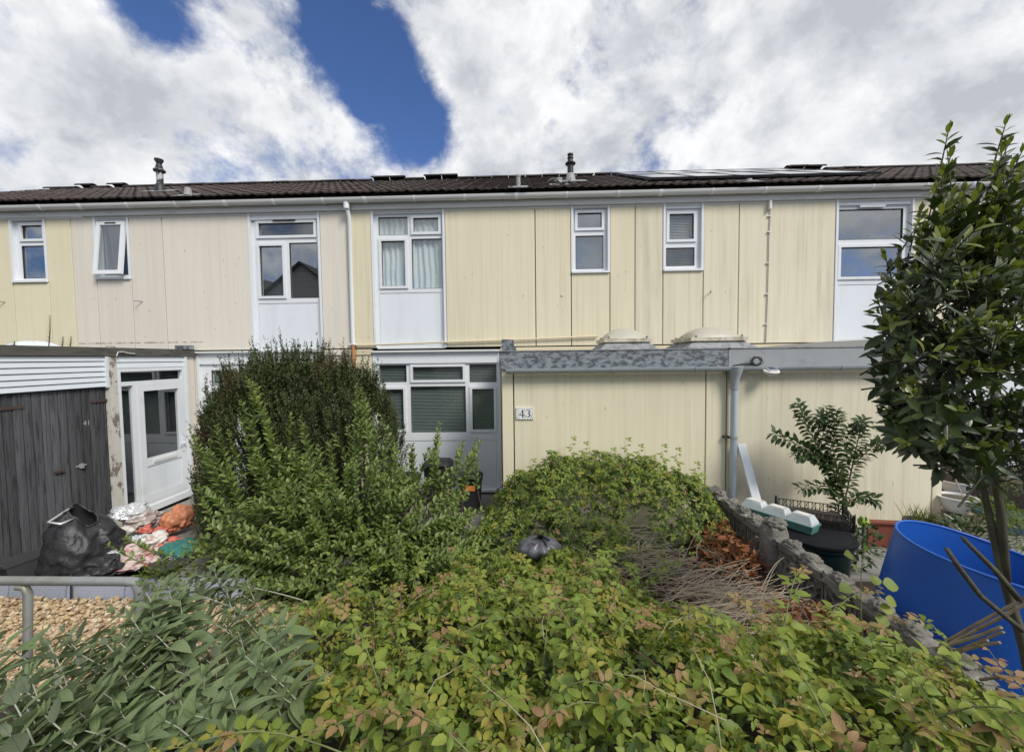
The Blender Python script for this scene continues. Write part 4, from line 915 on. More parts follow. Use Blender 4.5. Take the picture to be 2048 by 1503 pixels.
opposite(-15.2, -13, 8.0, 5.9, 9.0, 'rendered gabled house mirrored in the beige house window, nearer the downpipe', False)
opposite(-21.5, -16, 9.0, 5.6, 9.0, 'gabled house with a chimney mirrored in the beige house window', True)
# ------------------------------------------------------------------ things in the garden
def V(*a): return Vector(a)
def blobf(c, R, seed, amp=.25, fr=2.2, flat=.0, wr=0.0, nu=40, nv=24):
    """a slumped, creased bag"""
    c = Vector(c)
    def f(u, v):
        a, b = u*2*math.pi, (v-.5)*math.pi; d = Vector((math.cos(a)*math.cos(b), math.sin(a)*math.cos(b), math.sin(b)))
        q = d*fr+Vector((seed*7.1, seed*3.3, 0)); k = 1+amp*mnoise.noise(q)+amp*.5*mnoise.noise(q*2.3)
        k += wr*(.25-abs(mnoise.noise(q*1.7)))+wr*.45*(.25-abs(mnoise.noise(q*3.9)))
        p = Vector((d.x*R[0]*k, d.y*R[1]*k, d.z*R[2]*k))
        if p.z < -R[2]*flat: p.z = -R[2]*flat
        return tuple(c+p)
    return MB().grid(f, nu, nv)
# rubbish by the outbuilding
c = atZ(155, 1150, 0.02); c = V(-4.55, 4.10, .03)
c = atZ(172, 1146, .03)
sk = thing('woven_sack', c, 'big black woven sack standing open against the plank doors', 'sack')
def lerp0(x, pts): return float(np.interp(x, [p[0] for p in pts], [p[1] for p in pts]))
def sf(u, v):
    a = u*2*math.pi; d = V(math.cos(a), math.sin(a), 0); q = V(d.x*1.5, d.y*1.5, v*2.2)
    r_ = lerp0(v, ((0, .34), (.22, .43), (.55, .41), (.8, .33), (.92, .24), (1, .15)))*(1+.14*mnoise.noise(q*1.2)+.22*(.2-abs(mnoise.noise(q*2.1)))+.10*(.2-abs(mnoise.noise(q*4.6))))
    r_ *= .86
    z = .68*v*(1+.12*mnoise.noise(d*1.3)-.12*math.cos(a-.3)*v+.04*math.sin(3*a)*v) if v > .02 else 0
    return (c.x+d.x*r_*.95, c.y+d.y*r_*.9, c.z+z)
sko = MB().grid(sf, 64, 30).build('sack_body', 'sack_black', sk, True)
def si(u, v):
    p = Vector(sf(u, 1-v*.35)); k = 1-.10*v-.015; return (c.x+(p.x-c.x)*k, c.y+(p.y-c.y)*k, p.z-.004-.14*v)
MB().grid(si, 64, 6).build('sack_lining', 'mat_black', sko, True)
rimp = [Vector(sf(i/48, 1.0))+V(0, 0, .006) for i in range(49)]; MB().tube(rimp, .012, 6, False).build('sack_hem', 'sack_black', sko, True)
MB().tube([Vector(sf(.45, .98)), c+V(-.1, -.25, .70), c+V(.08, -.28, .70), Vector(sf(.80, .99))], .012, 6).build('handle_strap', 'foil', sko, True)
def trough(c, L, W_, H, ang, label):
    th = thing('planter_trough', c, label, 'planter'); R = Matrix.Rotation(ang, 3, 'Z'); mb = MB(); prof = [(.82, 0), (1, H-.03), (1.06, H-.03), (1.06, H), (.96, H), (.80, .03)]; vs = []
    for k, z in prof:
        for i, j in ((-1, -1), (1, -1), (1, 1), (-1, 1)): vs.append(c+R @ V(i*L/2*k, j*(W_/2*k), z))
    fs = [(4*a+i, 4*a+(i+1) % 4, 4*a+4+(i+1) % 4, 4*a+4+i) for a in range(len(prof)-1) for i in range(4)] + [(20, 21, 22, 23), (3, 2, 1, 0)]
    b_ = mb.add(vs, fs).build('trough_body', 'trough', th); MB().obox(c+V(0, 0, .06), (L*.78, W_*.78, .05), R).build('soil', 'soil', th)
p = atZ(46, 1148, .03); p.x += .12; trough(p, .50, .24, .24, math.radians(75), 'empty grey plastic trough left of the black sack')
for k, (px, py, X, R, m, lab, sd) in enumerate([
    (205, 1135, -4.55, (.19, .16, .12), 'sack_black', 'small black bag slumped at the foot of the woven sack', 3),
    (262, 1112, -4.75, (.22, .20, .14), 'bag_pink', 'pink and grey rubbish bag in the middle of the pile', 1),
    (285, 1040, -5.25, (.17, .20, .16), 'bag_clear', 'pale clear plastic bag on top of the pile below the white door', 2),
    (303, 1085, -4.75, (.15, .15, .14), 'bag_white', 'white bag with red print beside the clear bag', 4),
    (332, 1090, -4.65, (.19, .16, .11), 'bag_red', 'crumpled red bag under the orange one', 5),
    (358, 1040, -4.85, (.14, .18, .22), 'bag_orange', 'bright orange sack propped beside the conifer', 6),
    (358, 1100, -4.35, (.19, .16, .13), 'bag_teal', 'dark teal bag at the foot of the conifer', 7),
    (245, 1128, -4.45, (.22, .13, .07), 'bag_pink', 'flattened pink bag next to the black mat', 8),
    (258, 1022, -5.40, (.16, .18, .10), 'foil', 'silvery plastic wrapping lying on the clear bag', 9)]):
    q = atX(px, py, X); q.z = max(q.z, R[2]*.55)
    o = blobf(q, (R[0]*1.1, R[1]*1.1, R[2]*.85), sd, .45, 1.3, .62, .45, 64, 40).build('rubbish_bag', m, None, True); tag(o, lab, 'bag', 'rubbish bags piled by the outbuilding')
q = atZ(238, 1152, .08); q.y = max(q.y, 4.5); mt = MB().grid(lambda u, v: (q.x-.25+.75*u, q.y-.25+.55*v, .05+.06*u+.05*math.sin(u*3+v*2)), 14, 10)
o = mt.build('rubber_mat', 'mat_black', None, True); sm = o.modifiers.new('thick', 'SOLIDIFY'); sm.thickness = .012; tag(o, 'flat black rubber mat curling up in front of the pink bags', 'mat')
for k, (px, py, X, m, R, lab) in enumerate([(248, 1062, -5.05, 'bag_white', (.10, .07, .05), 'crumpled white printed scrap beside the door post'), (300, 1120, -4.45, 'bag_pink', (.13, .08, .05), 'long crumpled pink scrap in front of the white printed bag'),
    (322, 1062, -4.9, 'bag_red', (.12, .09, .05), 'crumpled red scrap between the white bag and the orange sack'), (228, 1108, -4.7, 'foil', (.08, .06, .04), 'crumpled silvery wrapper beside the woven sack'), (272, 1080, -4.8, 'foil', (.09, .05, .05), 'crumpled silvery wrapper in the middle of the rubbish pile'),
    (340, 1122, -4.3, 'bag_white', (.09, .07, .04), 'small white scrap at the foot of the teal bag'), (292, 1060, -4.95, 'bag_red', (.08, .06, .05), 'small red scrap lying on the pale clear bag'), (268, 1128, -4.35, 'bag_red', (.12, .06, .03), 'flat red strip beside the rubber mat')]):
    q = atX(px, py, X); q.z = max(q.z, .05); tag(blobf(q, R, 30+k, .6, 1.6, .7, .6, 30, 18).build('rubbish_scrap', m, None, True), lab, 'scrap', 'scraps in the rubbish pile')
# low slate-blue edging slabs with wire netting, gravel bed
ya = atZ(150, 1196, .03).y; x_l = -6.6
for k in range(6):
    X0 = x_l+k*.62
    if X0 > -2.9: break
    tag(MB().prism([(X0, ya, 0), (X0+.60, ya, 0), (X0+.60, ya+.03, .21), (X0, ya+.03, .21)], (0, .045, 0)).build('edging_slab', 'slate_blue'), ['slate-blue edging slab farthest left along the gravel', 'slate-blue edging slab second along the gravel', 'slate-blue edging slab behind the rail post', 'slate-blue edging slab below the black sack', 'slate-blue edging slab below the black mat', 'slate-blue edging slab nearest the grey-green shrub'][k], 'edging slab', 'edging slabs along the gravel')
nt = MB(); s_ = .045
for r_ in range(6):
    for c_ in range(80):
        x = x_l+c_*s_+(s_/2 if r_ % 2 else 0); z = .01+r_*s_*.8; y = ya-.02
        if x > -2.95: continue
        nt.tube([(x, y, z), (x+s_/2, y, z+s_*.4)], .0014, 3, False); nt.tube([(x+s_/2, y, z+s_*.4), (x+s_, y, z)], .0014, 3, False)
nth = thing('wire_netting', (-4.8, ya, 0), 'low wire netting along the slate-blue edging', 'netting'); tag(nt.build('wire', 'wire', nth), kind='stuff')
for x in (-6.0, -4.66, -3.35): MB().tube([(x, ya-.025, -.02), (x+.02, ya-.025, .30)], .010, 6).build('stake', 'dark_iron', nth)
peb = []
for k in range(5):
    bm = bmesh.new(); bmesh.ops.create_icosphere(bm, subdivisions=1, radius=1)
    for v_ in bm.verts: v_.co = Vector((v_.co.x*.75, v_.co.y*1.0, v_.co.z*.5))*(1+.3*mnoise.noise(v_.co*1.3+Vector((k*5, 0, 0))))
    peb.append((np.array([v_.co[:] for v_ in bm.verts]), np.array([[v_.index for v_ in f.verts] for f in bm.faces]))); bm.free()
leafmat('pebble', [(.36, .27, .17), (.46, .36, .24), (.27, .19, .12), (.52, .45, .36), (.40, .28, .17), (.20, .15, .11), (.44, .34, .26)], .75, .0, .3, var=.2)
gr = Cloud(); n = 11000; xy = np.stack([rng.uniform(-7.2, -2.0, n), rng.uniform(2.3, ya-.03, n)], 1)
mbg = MB().add([(-7.3, 2.2, .014), (-1.9, 2.2, .014), (-1.9, ya-.03, .014), (-7.3, ya-.03, .014)], [(0, 1, 2, 3)])
for k in range(5):
    m_ = np.arange(n) % 5 == k; cnt = m_.sum(); P = np.c_[xy[m_], .03+rng.uniform(0, .035, cnt)]; d = unit(rng.normal(size=(cnt, 3))*[1, 1, .35]); nn = unit(rng.normal(size=(cnt, 3))*.5+[0, 0, 1])
    gr.put(peb[k], P, d, nn, rng.uniform(.014, .030, cnt), 0)
gv = thing('gravel_bed', (-4.5, 3.4, .01), 'golden gravel bed behind the galvanised railing', 'gravel'); mbg.build('gravel_base', 'gravel', gv)
o = gr.build('gravel', ['pebble'], gv, False); tag(o, kind='stuff'); gv['kind'] = 'stuff'
# galvanised railing
RYd = 1.95; ra = thing('pipe_railing', at(60, 1400, RYd), 'galvanised pipe railing in front of the gravel', 'railing')
a, b = at(-420, 1157, RYd), at(268, 1162, RYd)
MB().tube([a, at(-100, 1160, RYd), b], .0225, 14).build('top_rail', 'galv', ra, 'auto')
MB().tube([at(258, 1162, RYd), at(272, 1163, RYd), at(278, 1180, RYd), at(278, 1500, RYd)], [.024, .024, .021, .020], 14).build('post', 'galv', ra, 'auto')
MB().tube([at(36, 1172, RYd), at(50, 1174, RYd), at(56, 1186, RYd), at(54, 1560, RYd)], .019, 14).build('post', 'galv', ra, 'auto')
MB().tube([at(-300, 1172, RYd), at(-300, 1560, RYd)], .022, 12).build('post', 'galv', ra, 'auto')
# black recycling bins by the window
def bin_(c, w_, d_, h_, label, sticker):
    th = thing('recycling_bin', c, label, 'bin', 'black bins below the blinds window'); mb = MB(); prof = [(.80, 0), (.98, h_*.80), (1.06, h_*.81), (1.06, h_*.86)]; vs = []
    for k, z in prof:
        for i in range(16):
            a = 2*math.pi*i/16; q = (abs(math.cos(a))**.35*math.copysign(1, math.cos(a)), abs(math.sin(a))**.35*math.copysign(1, math.sin(a))); vs.append(c+V(q[0]*w_/2*k, q[1]*d_/2*k, z))
    mb.add(vs, [(16*a+i, 16*a+(i+1) % 16, 16*a+16+(i+1) % 16, 16*a+16+i) for a in range(3) for i in range(16)]); b_ = mb.build('bin_body', 'bin_black', th, 'auto')
    ld = MB(); vs = []
    for k, z in ((1.08, h_*.865), (1.08, h_*.91), (.9, h_*.97), (.5, h_)):
        for i in range(16):
            a = 2*math.pi*i/16; q = (abs(math.cos(a))**.35*math.copysign(1, math.cos(a)), abs(math.sin(a))**.35*math.copysign(1, math.sin(a))); vs.append(c+V(q[0]*w_/2*k, q[1]*d_/2*k, z))
    ld.add(vs, [(16*a+i, 16*a+(i+1) % 16, 16*a+16+(i+1) % 16, 16*a+16+i) for a in range(3) for i in range(16)] + [tuple(range(48, 64))]); ld.build('lid', 'bin_black', th, 'auto')
    MB().tube([c+V(-w_*.3, -d_*.5, h_*.88), c+V(-w_*.3, -d_*.62, h_*.93), c+V(w_*.3, -d_*.62, h_*.93), c+V(w_*.3, -d_*.5, h_*.88)], .012, 6).build('handle', 'bin_black', th)
    if sticker: MB().add([c+V(-.09, -d_*.505, h_*.60), c+V(.09, -d_*.505, h_*.60), c+V(.09, -d_*.52, h_*.74), c+V(-.09, -d_*.52, h_*.74)], [(0, 1, 2, 3)]).build('sticker', 'sticker', th)
q = at(942, 1005, 6.25); q.z = .03; zt = at(942, 944, 6.25).z; bin_(q, .36, .34, zt-.03, 'black lidded bin with an orange sticker beside the extension', True)
q = at(878, 1005, 6.5); q.z = .03; zt = at(878, 917, 6.5).z; bin_(q, .44, .40, zt-.03, 'taller black bin behind the leafy branches below the blinds', False)
q = at(812, 1000, 6.6); q.z = .03; bin_(q, .46, .34, .50, 'low dark box half hidden beside the conifer', False)
# grey plastic bag among the brambles
q = at(1080, 1092, 3.70); q.z += .05
def gbag(u, v):
    a = u*2*math.pi; rr = .185*math.sin(min(1, .04+v*1.02)*math.pi)**.75; f_ = 1+.13*math.sin(9*a+2.5*v)*v+.10*mnoise.noise(V(math.cos(a)*1.6, math.sin(a)*1.6, v*2))+.05*mnoise.noise(V(math.cos(a)*5, math.sin(a)*5, v*6)); rr = max(rr*f_, .022 if v > .85 else .004)
    return (q.x+rr*math.cos(a)*1.05, q.y+rr*math.sin(a)-.10*v*v, q.z-.17+.30*v-.05*v*v)
o = MB().grid(gbag, 72, 30).build('plastic_bag', 'bag_grey', None, True); MB().grid(lambda u, v: (q.x+(.02+.05*v)*math.cos(u*6.283)*(1+.3*math.sin(u*31)), q.y-.10-.07*v, q.z+.07+(.02+.05*v)*math.sin(u*6.283)), 36, 4).build('gathered_neck', 'bag_grey', o, True); tag(o, 'shiny grey plastic bag tied with red, lying in the brambles', 'bag')
MB().tube([q+V(-.09, -.13, .02), q+V(-.04, -.16, .0), q+V(-.06, -.17, -.03), q+V(-.01, -.17, -.02)], .010, 6).build('tie', 'bag_red', o)

# ------------------------------------------------------------------ pierced concrete wall
WX = 2.6; BW = .292; ztop = .50
cw = thing('screen_wall', (WX, 3.6, 0), 'mossy grey pierced concrete screen wall dividing the two gardens', 'garden wall')
bk = MB(); th_ = .085; h2 = BW/2
def bar(p, q, w0, w1, t_=th_):
    p, q = V(0, *p), V(0, *q); d = (q-p).normalized(); nn = V(0, -d.z, d.y)
    bk.prism([p+nn*w0/2+V(-t_/2, 0, 0), q+nn*w1/2+V(-t_/2, 0, 0), q-nn*w1/2+V(-t_/2, 0, 0), p-nn*w0/2+V(-t_/2, 0, 0)], (t_, 0, 0))
g = h2-.006; f_ = .026
for p, q in (((-g, -g+f_/2), (g, -g+f_/2)), ((-g, g-f_/2), (g, g-f_/2))): bar(p, q, f_, f_)
for p, q in (((-g+f_/2, -g+f_), (-g+f_/2, g-f_)), ((g-f_/2, -g+f_), (g-f_/2, g-f_))): bar(p, q, f_, f_)
for sy2, sz2 in ((1, 1), (1, -1), (-1, 1), (-1, -1)):
    for t_ in (-.035, .035): bar((sy2*.046, sz2*.046), (sy2*(g-f_)*1.0-t_*.25, sz2*(g-f_)*1.0+t_*.25*sy2*sz2), .018, .034, .070)
for i in range(16):
    a0, a1 = 2*math.pi*i/16, 2*math.pi*(i+1)/16
    bk.prism([(-.046, r_*math.cos(a), r_*math.sin(a)) for r_, a in ((.038, a0), (.064, a0), (.064, a1), (.038, a1))], (.092, 0, 0))
block_me = bk.mesh('screen_block', 'screen_block')
nblk = 13; y0w = 5.52
for r_ in range(2):
    for k in range(nblk):
        if k == 4: continue
        link('screen_block', block_me, cw, Matrix.Translation((WX+random.uniform(-.006, .006), y0w-.15-k*.298, ztop-.16-r_*.298+random.uniform(-.004, .004))) @ Matrix.Rotation(random.uniform(-.02, .02), 4, 'X') @ Matrix.Rotation(random.choice((0, math.pi/2)), 4, 'X'))
def rough(R, seed, amp, n1=18, n2=12, p_=.5):
    def f(u, v):
        a, b = u*2*math.pi, (v-.5)*math.pi; sg = lambda x: abs(x)**p_*math.copysign(1, x)
        d = V(sg(math.cos(a))*abs(math.cos(b))**p_, sg(math.sin(a))*abs(math.cos(b))**p_, sg(math.sin(b))); q = d*1.9+V(seed*5.3, 0, 0)
        k = 1+amp*mnoise.noise(q)+amp*.6*mnoise.noise(q*2.4)+amp*.4*mnoise.noise(q*6)+amp*.3*mnoise.noise(q*13); return (d.x*R[0]*k, d.y*R[1]*k, d.z*R[2]*k)
    return MB().grid(f, n1, n2).mesh('coping_stone', 'coping', True)
cms = [rough((.075, .152, .055), s_, .22, 40, 24) for s_ in range(4)]; lump = [rough((.062, .075, .052), 20+s_, .40, 36, 22, p_=.8) for s_ in range(3)]
for k in range(nblk):
    y = y0w-.15-k*.298; link('coping_stone', cms[k % 4], cw, Matrix.Translation((WX, y, ztop+.035)) @ Matrix.Rotation(random.uniform(-.12, .12), 4, 'X') @ Matrix.Rotation(random.choice((0, math.pi)), 4, 'Z'))
    link('coping_lump', lump[k % 3], cw, Matrix.Translation((WX+random.uniform(-.01, .01), y+random.uniform(-.06, .06), ztop+.085)) @ Matrix.Rotation(random.uniform(0, 6), 4, 'Z'))
pr = rough((.105, .105, .36), 31, .10, 20, 14, .3); link('pier', pr, cw, Matrix.Translation((WX, y0w-.15-4*.298, .32))); link('pier_cap', lump[1], cw, Matrix.Translation((WX, y0w-.15-4*.298, .70)) @ Matrix.Diagonal((1.5, 1.2, .9, 1)))
link('pier', pr, cw, Matrix.Translation((WX, y0w+.03, .27)) @ Matrix.Diagonal((.9, .7, 1, 1)))

# ------------------------------------------------------------------ neighbour's things right of the wall
# green bin, propagator, crate with fruit tree
zt = .52; q = atZ(1632, 1062, zt); q.z = 0; rb = .34
bn = thing('compost_bin', q, 'dark green round bin with a black lid behind the concrete wall', 'bin')
MB().lathe([(rb*.80, 0), (rb*.93, zt*.8), (rb*1.0, zt*.82), (rb*1.0, zt*.9)], q, 32).build('bin_body', 'bin_green', bn, 'auto')
MB().lathe([(rb*1.0, zt*.87), (rb*1.05, zt*.90), (rb*1.05, zt*.95), (rb*.95, zt*.97), (rb*.9, zt*.965), (rb*.85, zt*.985), (rb*.3, zt), (0, zt)], q, 32).build('lid', 'lid_black', bn, 'auto')
za_ = zt+.035; pa_, pb_ = atZ(1488, 1016, za_), atZ(1634, 1062, za_)
dv = pb_-pa_; Lp = dv.length; ux = dv.normalized(); uy = V(0, 0, 1).cross(ux); Wp = .19; cp = (pa_+pb_)/2; RP = Matrix((ux, uy, V(0, 0, 1))).transposed()
pg = thing('propagator', cp, 'long seed propagator with green tray and three clear lids on the bin', 'propagator')
def frust(mb, c0, L0, W0, L1, W1, z0, z1, cap=True, bot=False):
    vs = [cp+RP @ V(c0+i*L0/2, j*W0/2, z0) for i, j in ((-1, -1), (1, -1), (1, 1), (-1, 1))] + [cp+RP @ V(c0+i*L1/2, j*W1/2, z1) for i, j in ((-1, -1), (1, -1), (1, 1), (-1, 1))]
    mb.add(vs, [(0, 1, 5, 4), (1, 2, 6, 5), (2, 3, 7, 6), (3, 0, 4, 7)] + ([(4, 5, 6, 7)] if cap else []) + ([(3, 2, 1, 0)] if bot else []))
t = MB(); frust(t, 0, Lp*.94, Wp*.82, Lp*.985, Wp*.95, -.03, .055, False, True); frust(t, 0, Lp, Wp*1.04, Lp, Wp*1.04, .045, .060, True, True); t.build('tray', 'tray_green', pg)
for k in range(3):
    c0 = (k-1)*Lp*.325; t = MB(); frust(t, c0, Lp*.315, Wp*.95, Lp*.30, Wp*.84, .061, .085, False); frust(t, c0, Lp*.30, Wp*.84, Lp*.215, Wp*.58, .085, .150); ll = t.build('clear_lid', 'lid_clear', pg)
    t = MB(); frust(t, c0, Lp*.15, Wp*.36, Lp*.15, Wp*.36, .151, .153); t.build('paper_label', 'lid_label', ll)
def crate(c, L, W_, H, ang, m, label, cat_='crate', pitch=.035):
    th = thing('plastic_crate', c, label, cat_); R = Matrix.Rotation(ang, 3, 'Z')
    def side(p0, p1):
        mb = MB(); d = p1-p0; n = int(d.length/pitch)
        for i in range(n+1): a = p0+d*(i/n); b_ = p0+d*(min(n, i+(1 if i % 2 else -1))/n) if 0 < i < n else a; mb.tube([a, V(a.x, a.y, a.z+H)], .0035, 4, False); mb.tube([a, V(b_.x, b_.y, a.z+H*.5), V(a.x, a.y, a.z+H)], .003, 4, False)
        for z in (0, H*.5, H): mb.tube([p0+V(0, 0, z), p1+V(0, 0, z)], .006 if z != H*.5 else .0035, 4, False)
        mb.build('lattice_side', m, th)
    cs = [c+R @ V(i*L/2, j*W_/2, 0) for i, j in ((-1, -1), (1, -1), (1, 1), (-1, 1))]
    for i in range(4): side(cs[i], cs[(i+1) % 4])
    for p in cs: MB().tube([p, p+V(0, 0, H+.03)], .012, 6).build('corner_post', m, th)
    MB().add([p+V(0, 0, .01) for p in cs], [(0, 1, 2, 3)]).build('base', m, th)
    return th
cq = (atZ(1555, 1032, .5)+atZ(1705, 1060, .5))/2; cq.y += .02; cq.z = zt+.004
crate(cq, .66, .40, .15, math.radians(-24), 'crate', 'black lattice crate of soil beside the propagator')
tb = thing('potting_table', (cq.x, cq.y, 0), 'low dark plinth under the black crate', 'table'); MB().obox((cq.x, cq.y, cq.z-.02), (.66, .40, .03), Matrix.Rotation(math.radians(-24), 3, 'Z')).build('table_top', 'pot_dark', tb)
for i, j in ((-1, -1), (1, -1), (1, 1), (-1, 1)): p = cq+Matrix.Rotation(math.radians(-24), 3, 'Z') @ V(i*.3, j*.17, 0); MB().tube([(p.x, p.y, 0), (p.x, p.y, cq.z-.036)], .02, 6).build('leg', 'pot_dark', tb)
sm = MB().grid(lambda u, v: tuple(cq+Matrix.Rotation(math.radians(-24), 3, 'Z') @ V((u-.5)*.58, (v-.5)*.32, .08+.02*nz((u*6, v*6, 0)))), 12, 8); tag(sm.build('crate_soil', 'soil', None, True), 'brown potting soil filling the black lattice crate', 'soil')
# glass ball
q = at(1727, 1043, 4.9); o = MB().lathe([(.062*math.sin(math.pi*i/14), -.062*math.cos(math.pi*i/14)) for i in range(15)], q, 24).build('glass_ball', 'glass_green', None, True); tag(o, 'shiny green glass ball beside the black crate', 'ball')
MB().tube([q-V(0, 0, .06), V(q.x, q.y, 0)], .012, 6).build('stake', 'dark_iron', o)
# bowl of grass
q = at(1840, 1045, 5.0); r_ = .155; zq = q.z
gb = thing('grass_pot', V(q.x, q.y, 0), 'round brown pot of thin grass behind the blue tank', 'pot')
MB().lathe([(r_*.7, 0), (r_*.98, zq), (r_*1.05, zq), (r_*1.05, zq+.03), (r_*.93, zq+.03), (r_*.9, zq-.01)], V(q.x, q.y, 0), 24).build('pot_body', 'pot_dark', gb, 'auto')
MB().lathe([(r_*.92, zq), (0, zq+.012)], V(q.x, q.y, 0), 20).build('soil', 'soil', gb)
cl = Cloud(); TG = leaf_template(3, .035, .2, .35); n = 120; P = np.c_[q.x+rng.normal(0, .06, n), q.y+rng.normal(0, .06, n), np.full(n, zq)]
cl.put(TG, P, unit(rng.normal(size=(n, 3))*[.5, .5, .1]+[.1, 0, 1]), unit(rng.normal(size=(n, 3))), rng.uniform(.10, .26, n)); tag(cl.build('grass_blades', ['grass'], gb), kind='stuff')
# big blue tank cut open, leaning
tk = thing('blue_tank', (3.62, 3.05, 0), 'large bright blue plastic tank cut open and leaning behind the wall', 'tank')
TR = .67; TC = V(3.43, 2.98, -.04); TA = Matrix.Rotation(math.radians(11), 3, 'Y')
def rimz(a): return .93-.02*math.cos(a)+.02*math.sin(a)-.03*math.cos(2*a)
def tf_(r0, bot):
    def f(u, v):
        a = u*2*math.pi; z = bot+(rimz(a)-bot)*v; rr = r0*(1.05-.07*v+.010*math.sin(3*a+1)); return tuple(TC+TA @ V(rr*math.cos(a)*1.02, rr*math.sin(a)*.98, z))
    return f
to = MB().grid(tf_(TR, -.05), 72, 16).build('tank_body', 'tank_blue', tk, True)
MB().grid(tf_(TR-.012, .02), 72, 16).build('tank_lining', 'tank_blue', to, True)
MB().tube([Vector(tf_(TR-.006, 0)(i/72, 1.0)) for i in range(73)], .011, 8, False).build('cut_rim', 'tank_blue', to, True)
MB().lathe([(TR*1.02, .02), (0, .02)], TC, 40).build('tank_floor', 'tank_blue', to)
# bamboo canes
for k, (p, q_, r_, Ya, Yb, lab) in enumerate([
    ((1880, 1290), (2110, 1160), .0085, 2.38, 2.05, 'uppermost long bamboo cane reaching past the tree trunk'), ((1880, 1300), (2110, 1172), .0090, 2.36, 2.0, 'long bamboo cane just below the uppermost one'),
    ((1870, 1298), (2003, 1254), .0095, 2.34, 2.12, 'thick pale bamboo cane with its cut end showing'), ((1895, 1305), (2007, 1264), .0075, 2.36, 2.14, 'thin bamboo cane under the thick pale one'),
    ((1880, 1312), (1976, 1280), .0075, 2.36, 2.18, 'shortest bamboo cane of the bundle'), ((1900, 1306), (2000, 1283), .0085, 2.30, 2.12, 'lowest bamboo cane of the bundle'),
    ((1960, 1358), (2060, 1350), .0075, 2.18, 2.0, 'single bamboo cane lying apart at the lower right')]):
    a, b = at(*p, Ya), at(*q_, Yb); d = b-a; pts = []; rr = []
    for i in range(33):
        u = i/32; pts.append(a+d*u+V(0, 0, .004*math.sin(u*5+k))); rr.append(r_*(1.18 if i % 8 == 4 else 1)*(1-.15*u))
    tag(MB().tube(pts, rr, 8).build('bamboo_cane', 'bamboo', None, True), lab, 'cane', 'bamboo canes by the wall')
# white pots, planters, crates beyond the extension corner
def pot(px, py, Y, r_, H, label, zbase=None, m='pot_white', ribs=False):
    q = at(px, py, Y); th = thing('plant_pot', q, label, 'pot', 'white pots by the extension corner')
    MB().lathe([(r_*.55, 0), (r_*.62, .015), (r_*.80, H*.3), (r_*.95, H*.75), (r_*.97, H*.86), (r_*1.10, H*.90), (r_*1.12, H), (r_*.98, H), (r_*.92, H*.85)], q, 28).build('pot_body', m, th, 'auto'); MB().lathe([(r_*.95, H*.88), (0, H*.92)], q, 20).build('soil', 'pot_dark', th)
pot(1912, 1022, 5.55, .19, .21, 'round white bowl pot with a rolled rim, the lower of the two')
pot(1910, 985, 6.1, .18, .19, 'white pot set back above the rolled-rim bowl')
st = thing('pot_stand', at(1915, 1022, 5.8), 'rough brick stand carrying the white pots', 'stand'); q = at(1912, 1024, 5.55)
for k in range(4):
    for j in range(3): MB().box(q.x-.28+j*.2, q.x-.28+j*.2+.19, 5.40, 6.35, k*(q.z-.01)/4, (k+1)*(q.z-.01)/4-.012).build('brick', 'house_brick', st)
# red-stained timber bed with pale top boards
tbx = thing('timber_bed', (5.0, 4.3, 0), 'red-stained timber planter with pale top boards behind the tank', 'planter')
a, b = at(1770, 1063, 5.0), at(1895, 1050, 5.0); za = .30
def board(p, q, w_, h_, m, nm, z): 
    d = (q-p); d.z = 0; L = d.length; u = d.normalized(); nn = V(-u.y, u.x, 0); vs = [V(p.x, p.y, z)+nn*s_*w_/2+V(0, 0, zz2) for zz2 in (0, h_) for s_ in (-1, 1)]; vs2 = [x+u*L for x in vs]
    MB().add(vs+vs2, [(0, 1, 3, 2), (4, 6, 7, 5), (0, 2, 6, 4), (1, 5, 7, 3), (2, 3, 7, 6), (0, 4, 5, 1)]).build(nm, m, tbx)
z_ = at(1885, 1052, 4.9).z
c1, c2, c3, c4_ = at(1735, 1062, 5.1), at(1885, 1052, 5.0), at(1982, 1090, 4.3), at(1945, 1090, 4.25)
c5 = at(2060, 1128, 3.9)
for p, q in ((c1, c2), (c2, c3), (c3, c5)):
    board(p, q, .03, z_-.04, 'timber_red', 'side_board', 0); board(p, q, .09, .025, 'timber_pale' if p is not c1 else 'timber_red', 'top_board', z_-.035)
# blue crate, hose, raised brown bed with shrubs further back
q = at(2000, 1055, 5.6); q.z = max(.05, at(2000, 1075, 5.6).z); crate(q, .75, .45, .20, math.radians(-8), 'crate_blue', 'dark blue plastic crate behind the bay trunk', 'crate', .05)
MB().obox(q+V(0, 0, .205), (.7, .4, .012), Matrix.Rotation(math.radians(-8), 3, 'Z')).build('cover_sheet', 'crate_blue', None); tag(bpy.data.objects['cover_sheet'], 'flat blue cover lying on the dark blue crate', 'cover')
hp = [at(x, y, Y) for x, y, Y in ((1888, 1028, 5.3), (1905, 1038, 5.2), (1918, 1055, 5.1), (1922, 1072, 4.9), (1930, 1080, 4.8))]
tag(MB().tube(hp, .014, 8).build('garden_hose', 'hose', None, True), 'loop of pale green hose beside the white pots', 'hose')
rb_ = thing('raised_bed', (7.6, 6.2, 0), 'dark boarded raised bed in the garden beyond the white pots', 'raised bed')
za = at(1935, 935, 6.4).z
for k in range(5): MB().box(6.15, 10.5, 6.40, 6.44, za*k/5+.002, za*(k+1)/5-.006).build('bed_board', 'fence_brown', rb_)
for k in range(5): MB().prism([(6.2, 6.38, za*k/5+.002), (7.1, 5.2, za*k/5+.002), (7.1, 5.2, za*(k+1)/5-.006), (6.2, 6.38, za*(k+1)/5-.006)], (.03, .02, 0)).build('bed_board', 'fence_brown', rb_)
